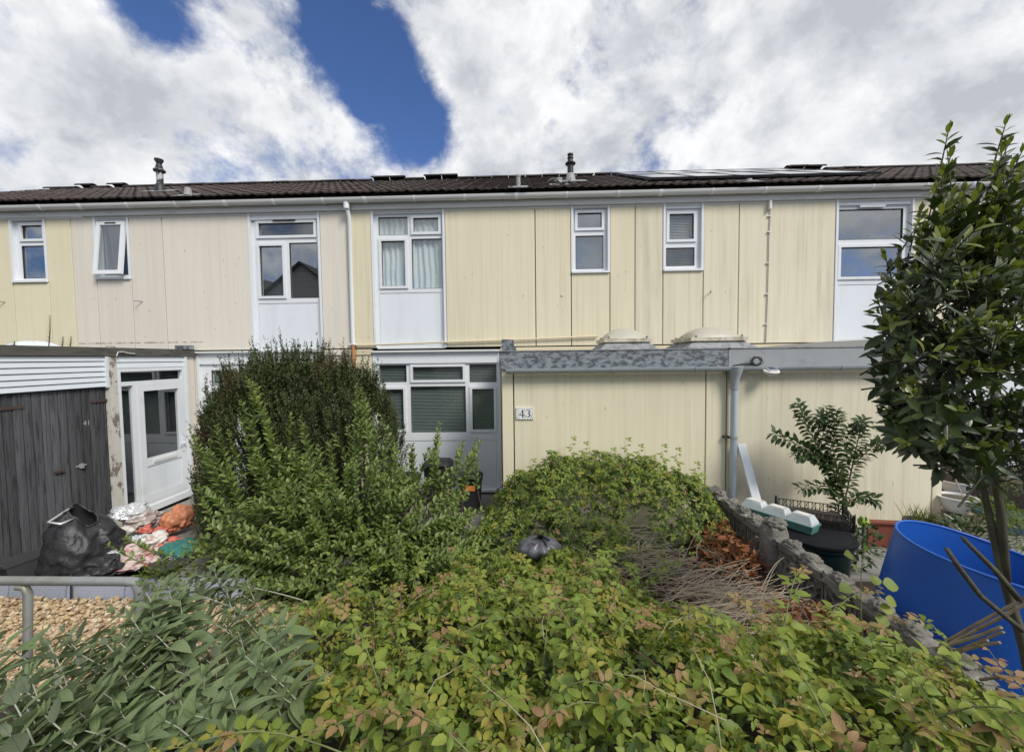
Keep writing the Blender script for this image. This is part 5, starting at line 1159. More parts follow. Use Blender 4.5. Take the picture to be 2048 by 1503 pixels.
q = at(1836, 812, EY-.04); tag(MB().lathe([(.0, 0), (.05, .0), (.055, .03), (.03, .06), (.035, .10), (.0, .11)], q, 14).build('bird_feeder', 'teal', None, 'auto'), 'small teal feeder hanging behind the bay leaves', 'feeder')
for x_, z_0 in ((1892, 905), (1898, 905)):
    pass
sq = [at(1892, 915, 5.7), at(1925, 990, 5.55)]
tag(MB().tube([sq[0], sq[1]], .008, 6).build('garden_stake', 'stem_pale', None), 'thin pale stick leaning over the white pots', 'stick')
# ------------------------------------------------------------------ plants
def compound(n, wid=.62, seed=0):
    """bramble leaf: three or five leaflets on short stalks, unit size"""
    r_ = np.random.default_rng(seed); V_, T_, U_ = [], [], []; k = 0
    angs = [0, 62, -62] if n == 3 else [0, 48, -48, 105, -105]
    for i, a in enumerate(angs):
        v, t, uv = leaf_template(6, wid, .30+.2*r_.random(), .10+.35*r_.random(), .85, .07, True)
        s_ = (.62 if i == 0 else .50 if i < 3 else .38)*r_.uniform(.9, 1.1); a = math.radians(a+r_.uniform(-8, 8)); off = .20 if i == 0 else .06
        v = v*s_; v[:, 1] += off; ti = r_.uniform(-.25, .25); v[:, 2] += v[:, 0]*ti
        c, s2 = math.cos(a), math.sin(a); v = np.c_[v[:, 0]*c+v[:, 1]*s2, -v[:, 0]*s2+v[:, 1]*c, v[:, 2]]
        U_.append(uv); V_.append(v); T_.append(t+k); k += len(v)
    return np.concatenate(V_), np.concatenate(T_), np.concatenate(U_)
def plant_leaves(parent, recs, tpls, mats, nobj=0, nm='foliage', maxd=3.0, minz=None):
    """recs: pos, dir, normal, size, template, material, in front? Those that show largest become leaves of their own, the rest one mass"""
    P, D_, N_, S, T, M, F_ = [np.asarray(x) for x in zip(*recs)]
    d = np.linalg.norm(P-np.array(CO), axis=1); app = S/d; app = app*F_
    vis = np.array([in_view(p, 0) for p in P]); app = np.where(vis, app, 0)
    pick = np.zeros(len(P), bool)
    if nobj: pick[np.argsort(-app)[:nobj]] = True; pick &= app > 0
    cl = Cloud()
    for t in range(len(tpls)):
        m_ = (T == t) & ~pick
        if m_.any(): cl.put(tpls[t], P[m_], D_[m_], N_[m_], S[m_], M[m_])
    if cl.v: tag(cl.build(nm, mats, parent), kind='stuff')
    if nobj:
        cache = {}; idx = np.where(pick)[0]; R = frames(D_[idx].astype(float), N_[idx].astype(float))
        for q, i in enumerate(idx):
            key = (int(T[i]), int(M[i]))
            if key not in cache:
                c2 = Cloud(); c2.put(tpls[key[0]], [(0, 0, 0)], [(0, 1, 0)], [(0, 0, 1)], 1.0); cache[key] = c2.mesh('leaf', [mats[key[1]]])
            A = R[q]*S[i]; link('leaf', cache[key], parent, Matrix([[*A[0], P[i][0]], [*A[1], P[i][1]], [*A[2], P[i][2]], [0, 0, 0, 1]]))
lerp = lambda x, pts: float(np.interp(x, [p[0] for p in pts], [p[1] for p in pts]))
# --- brambles in front
def HB(x, y):
    h = lerp(y, [(.3, 1.30), (1.2, 1.24), (2, 1.07), (2.5, .90), (3, .72), (3.6, .62), (4.2, .45)])
    h -= .28*max(0, (x-1.5))/.9+.30*min(1, max(0, (-x-.55)/.6))
    sx_, sy_2 = min(1, max(0, (x-.5)/.9)), min(1, max(0, (y-1.8)/.9)); h -= .30*sx_*sy_2
    h += .17*nz((x*1.5, y*1.5, 4.2))+.11*nz((x*3.6, y*3.6, 1.7))+.04*nz((x*8, y*8, 3.1))
    return h
def YM(x): return lerp(x, [(-2.6, 3.0), (-1.5, 3.35), (-.5, 3.8), (.3, 3.75), (.9, 3.25), (1.4, 2.9), (2.0, 2.5), (2.5, 2.25)])
br = thing('bramble_patch', (.2, 1.6, .4), 'sprawling bramble patch with bronze young leaves across the foreground', 'bramble')
BT = [compound(3, .66, 1), compound(3, .60, 2), compound(3, .70, 3), compound(5, .58, 4), compound(5, .55, 5)]
BM = ['bramble_green', 'bramble_dark', 'bramble_yellow', 'bramble_bronze']
recs = []; n = 0
while n < 12800:
    y = .35+3.6*random.random()**1.15; x = random.uniform(-2.6, 2.5)
    if nz((x*2.6, y*2.6, 50)) < -.33 and random.random() < .8: continue
    if y > YM(x) or abs(x) > 1.45*y+.5 or (x/y < -.80 and y > 1.2) or (x < -1.0 and random.random() < .5): continue
    dep = min(.34, random.expovariate(11)); h = HB(x, y)-dep+.012; e = .15
    g = np.array([-(HB(x+e, y)-HB(x-e, y))/(2*e), -(HB(x, y+e)-HB(x, y-e))/(2*e), 1.0]); nn = unit(g+rng.normal(0, .42, 3)+[0, -.18, 0])
    a = random.random()*6.28; d = np.array([math.cos(a), math.sin(a), 0]); d = unit(d-nn*d.dot(nn)+nn*random.uniform(-.25, .10))
    pat = nz((x*1.1, y*1.1, 9.0)); top = dep < .05
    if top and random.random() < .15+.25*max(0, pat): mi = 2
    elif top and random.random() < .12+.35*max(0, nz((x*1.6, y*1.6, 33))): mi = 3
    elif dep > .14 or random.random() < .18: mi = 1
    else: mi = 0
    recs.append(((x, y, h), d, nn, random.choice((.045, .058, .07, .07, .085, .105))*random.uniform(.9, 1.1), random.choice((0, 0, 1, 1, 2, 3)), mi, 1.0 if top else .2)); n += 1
# arching shoots that rise above the mass
ar = MB(); na = 0
while na < 85:
    y = .6+2.8*random.random(); x = random.uniform(-1.7, 2.3)
    if y > YM(x) or abs(x) > 1.4*y+.3 or x/y < -.7: continue
    a = random.random()*6.28; L = random.uniform(.25, .6); hgt = random.uniform(.10, .26); z0 = HB(x, y)-.08; pts = []
    for i in range(9): u = i/8; pts.append(V(x+math.cos(a)*L*u, y+math.sin(a)*L*u, z0+.08*u+hgt*math.sin(min(1, u*1.15)*2.4)))
    ar.tube(pts, [.0034*(1-.7*i/8) for i in range(9)], 5, False); tipm = random.choice((0, 2, 3, 3))
    for j in range(10):
        u = .2+.8*j/9; f = u*8; i = min(7, int(f)); p = pts[i].lerp(pts[i+1], f-i); s2 = 1 if j % 2 else -1; d = V(-math.sin(a)*s2+.5*math.cos(a), math.cos(a)*s2+.5*math.sin(a), .25)
        recs.append((tuple(p), tuple(d.normalized()), (random.gauss(0, .3), -.35+random.gauss(0, .3), 1.0), .095*(1.15-.65*u)*random.uniform(.8, 1.2), random.choice((0, 1, 2)), tipm if u > .6 else 0, 1.0))
    na += 1
tag(ar.build('arching_canes', 'stem_green', br, True), kind='stuff')
# bronze growing tips: rosettes standing proud with bud clusters
buds = Cloud(); bpeb = (peb[0][0]*1.0, peb[0][1]); nt_ = 0
while nt_ < 95:
    y = .55+2.9*random.random()**1.1; x = random.uniform(-1.9, 2.4)
    if y > YM(x)-.1 or abs(x) > 1.42*y+.3 or (x < -1.1 and y < 2.0) or nz((x*1.3, y*1.3, 21)) < -.08: continue
    h = HB(x, y)+random.uniform(.01, .07); k = random.randint(3, 6); a0_ = random.random()*6.28; mi = 3 if random.random() < .72 else 2; sz = random.uniform(.036, .080)
    for i in range(k):
        a = a0_+i*6.28/k+random.uniform(-.2, .2); el = random.uniform(-.1, .95); d = np.array([math.cos(a)*math.cos(el), math.sin(a)*math.cos(el), math.sin(el)]); recs.append(((x, y, h), d, unit(np.array([-.4*math.cos(a), -.4*math.sin(a), 1.0])), sz*random.uniform(.6, 1.15), 5, mi if random.random() < .8 else 0, 1.0))
    m_ = random.randint(4, 9); buds.put(bpeb, np.array([x, y, h+.02])+rng.normal(0, .011, (m_, 3)), unit(rng.normal(size=(m_, 3))), unit(rng.normal(size=(m_, 3))), rng.uniform(.0028, .0048, m_)); nt_ += 1
BT.append(leaf_template(6, .52, .35, .30, .9, .07, True))
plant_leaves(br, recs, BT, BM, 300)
tag(buds.build('flower_buds', ['bud'], br), kind='stuff')
ds = MB()
for k in range(30):
    y = random.uniform(.7, 3.2); x = random.uniform(-1.3, 2.2)
    if y > YM(x): continue
    a = random.random()*6.28; L = random.uniform(.15, .5); z = HB(x, y)+.02; pts = [V(x+math.cos(a)*L*u+.03*math.sin(u*3+k), y+math.sin(a)*L*u, z+.10*u*(1.3-u)+random.uniform(-.02, .025)) for u in (0, .25, .5, .75, 1)]
    ds.tube(pts, [.0019, .0018, .0016, .0013, .0008], 5)
tag(ds.build('dry_stems', 'stem_pale', br), kind='stuff')
cs = MB()
for k in range(90):
    y = random.uniform(.6, 3.4); x = random.uniform(-1.8, 2.3); a = random.random()*6.28; L = random.uniform(.3, .8); cs.tube([V(x, y, gz(x, y)), V(x+.3*L*math.cos(a), y+.3*L*math.sin(a), HB(x, y)-.2), V(x+L*math.cos(a), y+L*math.sin(a), HB(x, y)-.06)], [.006, .005, .003], 5)
tag(cs.build('canes', 'bark_red', br), kind='stuff')
# --- bramble mound against the extension wall
b2 = thing('bramble_mound', (1.0, 4.7, 0), 'dense green bramble mound heaped against the yellow extension wall', 'bramble')
recs = []; n = 0
def HM2(x, y):
    q = 1-((x-.95)/1.62)**2-((y-5.05)/1.05)**2
    h1 = 1.20*math.sqrt(q) if q > 0 else 0
    q2 = 1-((x-.35)/1.25)**2-((y-4.2)/.85)**2; h2_ = .78*math.sqrt(q2) if q2 > 0 else 0
    return max(h1, h2_)+(.30*nz((x*1.9, y*1.9, 7))+.10*nz((x*5, y*5, 2)) if max(h1, h2_) > 0 else 0)
while n < 6200:
    x = random.uniform(-.95, 2.58); y = random.uniform(3.3, 5.52); h = HM2(x, y)
    if h <= .12 or (x > 1.75 and y < 4.3): continue
    e = .08; g = np.array([-(HM2(x+e, y)-HM2(x-e, y))/(2*e), -(HM2(x, y+e)-HM2(x, y-e))/(2*e), 1.0]); g = np.clip(g, -2.5, 2.5)
    dep = min(.3, random.expovariate(9)); gn = unit(g); p = np.array([x, y, h])-gn*dep
    if p[1] > 5.54 or p[2] < .02: continue
    nn = unit(gn+rng.normal(0, .45, 3)+[0, -.1, .35]); a = random.random()*6.28; d = np.array([math.cos(a), math.sin(a), random.uniform(-.2, .3)]); d = unit(d-nn*d.dot(nn))
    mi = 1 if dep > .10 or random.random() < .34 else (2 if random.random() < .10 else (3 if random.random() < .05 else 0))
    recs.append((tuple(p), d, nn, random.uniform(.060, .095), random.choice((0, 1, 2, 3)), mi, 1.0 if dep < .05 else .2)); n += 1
for (px, py0, py1) in ((1140, 940, 878), (1183, 940, 905), (1275, 930, 893), (1322, 945, 893), (1388, 965, 928), (1060, 960, 922), (1120, 960, 925), (1010, 985, 955), (1090, 950, 905), (1220, 935, 900), (1250, 940, 880), (1300, 940, 915), (1350, 950, 900), (1400, 985, 950), (1165, 940, 888)):
    a, b = at(px, py0+40, 5.35), at(px+5, py1, 5.35)
    for k in range(9):
        u = .2+.8*k/8; an = k*2.5; d = np.array([math.cos(an), .6*math.sin(an)-.3, .35]); recs.append((tuple(a.lerp(b, u)), unit(d), unit([0, -.5, 1]), .17*(1.1-.5*u), 0, 0, 1.0))
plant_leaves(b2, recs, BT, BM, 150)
# --- dead leaves and twigs
LT = [leaf_template(3, .36, .5, .5), leaf_template(3, .40, -.3, -.3), leaf_template(3, .30, .8, .2)]
def heap(label, cx, cy, rx, ry, h, z0, n):
    cl = Cloud(); P = []; 
    for k in range(n):
        a = random.random()*6.28; r_ = math.sqrt(random.random()); x = cx+rx*r_*math.cos(a); y = cy+ry*r_*math.sin(a); z = z0+h*(1-r_*r_)*random.uniform(.55, 1.05)
        if x > WX-.07: x = WX-.07-.05*random.random()
        P.append((x, y, z))
    P = np.array(P); d = unit(rng.normal(size=(n, 3))*[1, 1, .5]); nn = unit(rng.normal(0, .6, (n, 3))+[0, -.2, 1]); T = rng.integers(0, 3, n)
    for t in range(3): cl.put(LT[t], P[T == t], d[T == t], nn[T == t], rng.uniform(.06, .12, (T == t).sum()))
    o = cl.build('dead_leaf_heap', ['dead_leaf']); tag(o, label, 'dead leaves', None, 'stuff'); return o
heap('heap of rust-brown dead leaves against the pierced concrete wall', 2.18, 4.35, .42, .75, .50, .05, 900)
heap('smaller heap of brown dead leaves at the near foot of the concrete wall', 2.15, 3.05, .45, .50, .30, .18, 650)
def twigs(label, cx, cy, L0, L1, ang, spread, n, z0, rx, ry):
    mb = MB()
    for k in range(n):
        x, y = cx+random.gauss(0, rx), cy+random.gauss(0, ry); a = ang+random.gauss(0, spread); L = random.uniform(L0, L1); b_ = random.uniform(-.5, .5); z = z0+random.random()*.16; el = random.gauss(.05, .14); pts = []
        for i in range(6):
            u = i/5; pts.append(V(x+(u-.5)*L*math.cos(a)-b_*.25*L*math.sin(a)*(u-.5)**2*2, y+(u-.5)*L*math.sin(a)+b_*.25*L*math.cos(a)*(u-.5)**2*2, z+(u-.5)*L*el+.012*math.sin(u*9+k)))
        if max(p.x for p in pts) > WX-.06: continue
        r_ = random.uniform(.0018, .0042); mb.tube(pts, [r_, r_, r_*.9, r_*.8, r_*.6, r_*.4], 5)
        if random.random() < .5: s_ = random.randint(1, 3); d = V(math.cos(a+.7), math.sin(a+.7), .1)*L*.3; mb.tube([pts[s_], pts[s_]+d*.5+V(0, 0, .01), pts[s_]+d], [r_*.6, r_*.5, r_*.3], 4)
    o = mb.build('twig_pile', 'twig_grey', None, True); tag(o, label, 'twigs', None, 'stuff')
twigs('pile of bare grey twigs lying between the brambles and the concrete wall', 1.80, 3.25, .35, 1.0, .12, .36, 260, .30, .28, .22)
twigs('scatter of thin pale stalks lying behind the front brambles', 1.05, 3.70, .25, .7, -.35, .7, 170, .46, .34, .26)
bs = MB().grid(lambda u, v: (.7+1.85*u, 2.5+2.4*v, .10+.12*math.sin(3.14*v)+.05*nz((u*5, v*5, 0))), 24, 24); struct('soil_bank', bs, 'soil', True)
# --- conifer
cf = thing('conifer_bush', (-3.05, 5.55, 0), 'large dark rounded conifer bush in front of the beige house', 'conifer')
NTP = (np.array([(0, 0, 0), (-.5, .5, .08), (.5, .5, .08), (0, 1, 0)])*[.42, 1, 1], np.array([(0, 2, 1), (1, 2, 3)]))
cl = Cloud(); CC = np.array([-3.15, 5.55]); shoots = []
random.seed(7)
def chw(z): return 1.36*max(.02, 1-(z/2.30)**5.0)**.5
for k in range(170):                                    # upright leaders that break the outline
    a = random.uniform(-math.pi, 0) if k % 4 else random.uniform(0, math.pi); rr = 1.32*random.random()**.45; x, y = CC[0]+rr*math.cos(a), CC[1]+rr*math.sin(a)*.62
    z0 = 2.24*max(0, 1-(rr/1.36)**2)**.2; H = random.uniform(.12, .40)
    for j in range(14): shoots.append((x+random.gauss(0, .018), y+random.gauss(0, .018), z0-.22+(H+.16)*j/13, math.cos(a)*.3, math.sin(a)*.3))
while len(shoots) < 9000:
    z = random.uniform(.05, 2.2); th2 = random.uniform(-math.pi*1.08, math.pi*.08) if random.random() < .85 else random.uniform(0, math.pi); r_ = chw(z)*(1-abs(random.gauss(0, .07)))*(1+.07*nz((math.cos(th2)*3, math.sin(th2)*3, z*1.2))+.17*nz((math.cos(th2)*8, math.sin(th2)*8, z*.7)))
    if random.random() < .25: r_ *= random.random()**.5; z = 2.30*max(0, 1-min(1, r_/1.36)**2)**.2*random.uniform(.93, 1.0)
    x, y = CC[0]+r_*math.cos(th2), CC[1]+r_*math.sin(th2)*.62
    shoots.append((x, y, z-.10, math.cos(th2), math.sin(th2)))
for (x, y, z, cx_, sy2) in shoots:
    L = random.uniform(.14, .30)*(1.25 if z > 1.9 else 1); ax = unit([cx_*.28+random.gauss(0, .12), sy2*.28+random.gauss(0, .12), 1.0]); m_ = int(L/.0085)
    u = rng.uniform(.05, 1, m_); an = rng.uniform(0, 6.28, m_); e1_ = unit(np.cross(ax, [0.3, 1, 0])); e2_ = np.cross(ax, e1_); out = np.cos(an)[:, None]*e1_+np.sin(an)[:, None]*e2_
    P = np.array([x, y, z])+ax*(u*L)[:, None]+out*.002; dd = unit(out+ax*.9); rust = (nz((x*1.6, z*1.6, 5.5))+(.34 if x < -3.75 and z > 1.2 else 0)+(.16 if x > -2.1 else 0)) > .30
    cl.put(NTP, P, dd, np.broadcast_to(ax, P.shape), rng.uniform(.030, .050, m_)*(1-.35*u), 1 if rust and random.random() < .7 else 0)
tag(cl.build('foliage', ['conifer', 'conifer_rust'], cf, False), kind='stuff')
tk_ = MB()
for k in range(70):
    x, y, z, cx_, sy2 = shoots[k*31 % len(shoots)]; b_ = V(CC[0]+random.uniform(-.25, .25), CC[1]+random.uniform(-.15, .15), 0); e_ = V(x, y, z+.1); m_ = b_.lerp(e_, .5)+V(cx_*.15, sy2*.1, -.15); tk_.tube([b_, m_, e_], [.03, .018, .005], 6)
tk_.build('trunk', 'bark', cf, True)
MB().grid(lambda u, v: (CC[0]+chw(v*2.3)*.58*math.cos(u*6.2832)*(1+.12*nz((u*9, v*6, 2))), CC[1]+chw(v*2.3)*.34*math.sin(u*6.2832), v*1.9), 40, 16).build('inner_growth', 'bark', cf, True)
# --- broad-leaved bush in front of it
pv = thing('privet_bush', (-1.9, 4.5, 0), 'bright green small-leaved bush with long shoots in front of the dark conifer', 'bush')
PT = [leaf_template(2, .50, .30, .15, .9), leaf_template(2, .46, .45, .30, .9), leaf_template(2, .54, .20, .05, .95)]
recs = []; stems = MB()
def sprig(tip, base, r0, dens, frac, size, tipfrac=.35, par=recs):
    tip, base = V(*tip), V(*base); mid = base.lerp(tip, .5)+V(random.gauss(0, .08), random.gauss(0, .05), random.gauss(.05, .06)); L = (tip-base).length; K = 9; pts = []
    for i in range(K): u = i/(K-1); pts.append(base*(1-u)**2+mid*2*u*(1-u)+tip*u*u)
    stems.tube(pts, [r0*(1-.75*i/(K-1)) for i in range(K)], 5, False)
    m_ = max(4, int(L*frac*dens))
    for j in range(m_):
        u = 1-frac*(1-j/m_); f = u*(K-1); i = min(K-2, int(f)); p = pts[i].lerp(pts[i+1], f-i); t = (pts[i+1]-pts[i]).normalized(); o_ = t.orthogonal().normalized(); o2 = t.cross(o_); an = (j % 2)*1.57+random.uniform(-.4, .4)
        for s_ in (1, -1):
            q = (o_*math.cos(an)+o2*math.sin(an))*s_; d = q*.85+t*(.45+.5*u)+V(0, 0, random.uniform(-.1, .3)); n_ = V(0, 0, 1)*.9-q*.3+V(random.gauss(0, .25), random.gauss(0, .25)-.2, 0); sz = size*random.uniform(.7, 1.15)*(1-.45*max(0, (u-.8)/.2))
            recs.append((tuple(p), tuple(d.normalized()), tuple(n_.normalized()), sz, random.randint(0, 2), 1 if u > 1-tipfrac*random.random() and random.random() < .75 else 0, 1.0 if u > .6 else .4))
for px, py, Y in ((490, 752, 4.6), (475, 800, 4.5), (515, 775, 4.6), (530, 850, 4.5), (590, 835, 4.5), (555, 900, 4.3), (712, 770, 4.7), (700, 840, 4.6), (735, 800, 4.7), (680, 870, 4.6), (660, 930, 4.4), (745, 850, 4.6), (770, 825, 4.8), (780, 880, 4.6), (800, 930, 4.6), (385, 870, 4.5), (412, 900, 4.4), (440, 850, 4.5), (450, 920, 4.3), (400, 960, 4.2), (600, 910, 4.4), (620, 950, 4.2), (880, 850, 5.0), (868, 885, 5.0), (920, 885, 5.0), (960, 878, 5.1), (945, 900, 5.0), (850, 892, 4.9), (830, 880, 4.9), (905, 930, 4.9), (815, 960, 4.7), (860, 950, 4.8), (930, 960, 4.9), (765, 930, 4.6), (560, 960, 4.2), (500, 900, 4.3)):
    tip = at(px, py, Y)
    for q in range(2 if py < 900 else 3): sprig(tip+V(random.gauss(0, .05), random.gauss(0, .06), random.gauss(-.03 if q else 0, .05)), (tip.x*.75-.45+random.gauss(0, .15), Y-.05+random.gauss(0, .08), .45), .008, 26, .62, .088, .5)
for k in range(560):
    lobe = random.random()
    if lobe < .62: c_, R_ = (-2.1, 4.45, 0), (1.55, .80, 1.28)
    elif lobe < .80: c_, R_ = (-.85, 4.55, 0), (.58, .50, .74)
    else: c_, R_ = (-1.5, 4.0, 0), (1.75, .55, .72)
    a = random.uniform(-math.pi*1.05, .05*math.pi); el = math.asin(random.random()); k_ = 1+.34*nz((a*2.0, el*2.6, (lobe > .62)*3+(lobe > .8)*4)); tip = (c_[0]+R_[0]*math.cos(a)*math.cos(el)*k_, c_[1]+R_[1]*math.sin(a)*math.cos(el)*k_, R_[2]*math.sin(el)*k_+.05)
    sprig(tip, (c_[0]+(tip[0]-c_[0])*.45, c_[1]+(tip[1]-c_[1])*.35, max(.05, tip[2]*.35)), .005, 24, .8, random.choice((.062, .078, .09)), .45)
for px, py in ((205, 1085), (250, 1075), (275, 1090), (300, 1105)):
    tip = at(px, py, 3.7); sprig(tip, (tip.x+.5, 3.75, .45), .006, 22, .6, .075, .6)
plant_leaves(pv, recs, PT, ['privet', 'privet_tip'], 300)
tag(stems.build('stems', 'bark', pv, True), kind='stuff')
# --- bay tree at the right edge
bt = thing('bay_tree', (2.95, 2.2, 0), 'tall glossy bay tree with dark trunk at the right edge', 'tree')
BYT = [leaf_template(3, .34, .25, .18, 1.0), leaf_template(3, .32, .40, .35, 1.0), leaf_template(3, .36, .15, -.05, 1.0)]
recs = []; wood = MB(); BYd = 2.25
def P2(x, y, dy=0.0): return at(x, y, BYd+dy)
trunks = [[P2(2075, 1420), P2(2045, 1290), P2(2008, 1150, .02), P2(1978, 1030, .04), P2(1955, 930, .05), P2(1930, 830, .08), P2(1915, 650, .05), P2(1905, 430, 0), P2(1897, 300, 0)],
          [P2(2010, 1160, .02), P2(2000, 1030), P2(1988, 930), P2(1985, 800), P2(2000, 600), P2(2008, 400), P2(2013, 270)],
          [P2(2062, 1060, -.05), P2(2050, 950, -.06), P2(2030, 860, -.08), P2(1990, 760, -.15), P2(1930, 700, -.2)]]
for t_, r0 in zip(trunks, (.030, .025, .018)):
    n_ = len(t_); wood.tube([q+V(.008*math.sin(i*2.1), 0, 0) for i, q in enumerate(t_)], [r0*(1-.93*(i/(n_-1))**.75) for i in range(n_)], 10)
wood.tube([P2(2040, 1200, -.1), P2(1990, 1140, -.2), P2(1950, 1100, -.2), P2(1925, 1075, -.2)], [.016, .013, .011, .010], 8)
wood.tube([P2(2045, 1260, -.1), P2(1960, 1190, -.25), P2(1915, 1130, -.3), P2(1893, 1097, -.3)], [.014, .012, .011, .010], 8)
wob = wood.build('trunk', 'bark_bay', bt, True)
twg = MB()
def bshoot(tip, d, L, n_, size, tipn, front=1.0):
    d = V(*d).normalized(); tip = V(*tip); base = tip-d*L; twg.tube([base-d*.10, base, tip], [.005, .004, .002], 5, False); o_ = d.orthogonal().normalized(); o2 = d.cross(o_)
    for j in range(n_):
        u = j/n_; an = j*2.4+random.random()*.5; q = o_*math.cos(an)+o2*math.sin(an); op = .95-.45*u; dd = q*op+d*(1.1-op)+V(0, 0, .12); nn = d*.8-q*.35+V(0, 0, .5); young = j >= n_-tipn
        recs.append((tuple(base+d*L*u), tuple(dd.normalized()), tuple(nn.normalized()), size*random.uniform(.75, 1.15)*(.62 if young else 1), random.randint(0, 2), 1 if young else 0, front))
    if tipn:
        for j in range(4): an = j*1.57+random.random(); q = o_*math.cos(an)+o2*math.sin(an); recs.append((tuple(tip), tuple((d+q*.28).normalized()), tuple((q-d*.2).normalized()), size*.5*random.uniform(.8, 1.1), random.randint(0, 2), 1, front))
cprof = [(290, 1885, 1930), (400, 1880, 2060), (470, 1865, 2090), (540, 1800, 2110), (600, 1760, 2130), (680, 1755, 2150), (760, 1760, 2160), (830, 1775, 2160), (890, 1790, 2150), (930, 1850, 2130)]
def xl(y): return lerp(y, [(a, b) for a, b, c in cprof])
def xr(y): return lerp(y, [(a, c) for a, b, c in cprof])
for k in range(500):
    y = random.uniform(455, 940); a, b = xl(y)+55*nz((y*.02, 3, 1)), xr(y); x = a+(b-a)*random.random()
    if nz((x*.011, y*.011, 8)) < (-.30 if y < 600 else -.14): continue
    m_ = (x-(a+b)/2)/((b-a)/2); dep = .55*math.sqrt(max(0, 1-m_*m_))
    front = random.random() < .6; dy = (-dep if front else dep)*random.uniform(.35, 1.0); vv = (690-y)/260
    bshoot(P2(x, y, dy), (m_*.9+random.gauss(0, .3), (-.8 if front else .7)*math.sqrt(max(0, 1-m_*m_))+random.gauss(0, .25), .45+.5*vv+random.gauss(0, .2)), random.uniform(.14, .24), random.randint(7, 13), random.choice((.085, .10, .115)), random.choice((0, 0, 3, 4, 5)) if y < 780 else random.choice((0, 0, 0, 3)), 1.0 if front else .3)
for x, y, dx in ((1897, 262, 0), (1902, 310, .05), (1893, 350, -.1), (1907, 390, .1), (1890, 430, -.2), (1915, 440, .1), (2012, 245, .05), (2005, 300, -.05), (2025, 330, .1), (1998, 370, -.1), (2030, 400, .2), (1985, 420, -.1), (1960, 440, 0), (1903, 335, .2), (1888, 395, -.1), (1925, 470, .2), (1880, 470, -.3), (2016, 290, .2), (1990, 340, -.2), (2035, 365, .1), (1975, 400, -.2), (2020, 440, 0), (1945, 480, -.1), (1770, 512, -.5), (1800, 530, -.3), (1835, 520, -.1), (1756, 600, -.5), (1775, 640, -.5), (1760, 700, -.5), (1765, 745, -.6), (1770, 800, -.6), (1775, 840, -.8), (1800, 870, -.7), (1870, 930, -.4), (1850, 460, -.2), (1870, 380, 0), (2045, 300, .2), (1885, 455, -.3), (1910, 460, 0), (1935, 450, .1), (1955, 470, 0), (1980, 455, .1), (2005, 460, 0), (2035, 450, .1), (1900, 420, .1), (1920, 405, .2), (2000, 400, -.1), (2040, 415, .2), (1970, 480, 0), (1945, 500, -.1), (1900, 490, -.1), (1860, 490, -.3), (1965, 425, .1), (1885, 345, -.2), (2040, 340, .1), (1830, 560, -.3), (1790, 580, -.4)):
    low = y > 690; bshoot(P2(x, y, random.uniform(-.15, .1)), (dx, -.2, .15 if low else 1.0), .16, 10, .10, 0 if low else 4)
for k in range(75):
    y = random.uniform(370, 560); x = random.choice((1900, 2010, 1955, 2050))+random.gauss(0, 22+.12*(y-370)); bshoot(P2(x, y, random.uniform(-.22, .15)), (random.gauss(0, .3), -.25, 1.0), .18, 11, random.choice((.085, .10, .11)), random.choice((0, 3, 4, 5)))
plant_leaves(bt, recs, BYT, ['bay', 'bay_tip'], 300)
tag(twg.build('twigs', 'bark_bay', bt, True), kind='stuff')
# --- grey-green shrub lower left
bd = thing('buddleia_shrub', (-1.3, 1.5, .4), 'grey-green buddleia shrub with long soft leaves at the lower left', 'shrub')
DT = [leaf_template(5, .37, .30, .30, .85), leaf_template(5, .34, .40, .50, .85), leaf_template(5, .40, .20, .15, .85)]
recs = []; stems = MB()
def bud_shoot(tip, base, size, pairs):
    tip, base = V(*tip), V(*base); mid = base.lerp(tip, .55)+V(random.gauss(0, .04), random.gauss(0, .04), .04); K = 8; pts = [base*(1-u)**2+mid*2*u*(1-u)+tip*u*u for u in [i/(K-1) for i in range(K)]]
    stems.tube(pts, [.0042*(1-.55*i/(K-1)) for i in range(K)], 6, False); L = (tip-base).length; a0_ = random.random()*3
    for j in range(pairs):
        u = 1-.040*j/max(.2, L)*1.0; u = max(.1, u); f = u*(K-1); i = min(K-2, int(f)); p = pts[i].lerp(pts[i+1], f-i); t = (pts[i+1]-pts[i]).normalized(); o_ = t.orthogonal().normalized(); o2 = t.cross(o_); an = a0_+(j % 2)*1.57
        for s_ in (1, -1):
            q = (o_*math.cos(an)+o2*math.sin(an))*s_; g_ = min(1, .35+.22*j); d = q*(.35+.75*g_)+t*(1.05-.75*g_)+V(0, 0, -.05*g_); n_ = t*.8-q*.5*(1-g_)+V(0, 0, .6)
            recs.append((tuple(p), tuple(d.normalized()), tuple(n_.normalized()), size*g_*random.uniform(.85, 1.15), random.randint(0, 2), 0, 1.0 if j < 5 else .4))
    for j in range(2): recs.append((tuple(tip), tuple((pts[-1]-pts[-2]).normalized()+V(random.gauss(0, .15), random.gauss(0, .15), 0)), (0, -1, .3), size*.30, 0, 0, 1.0))
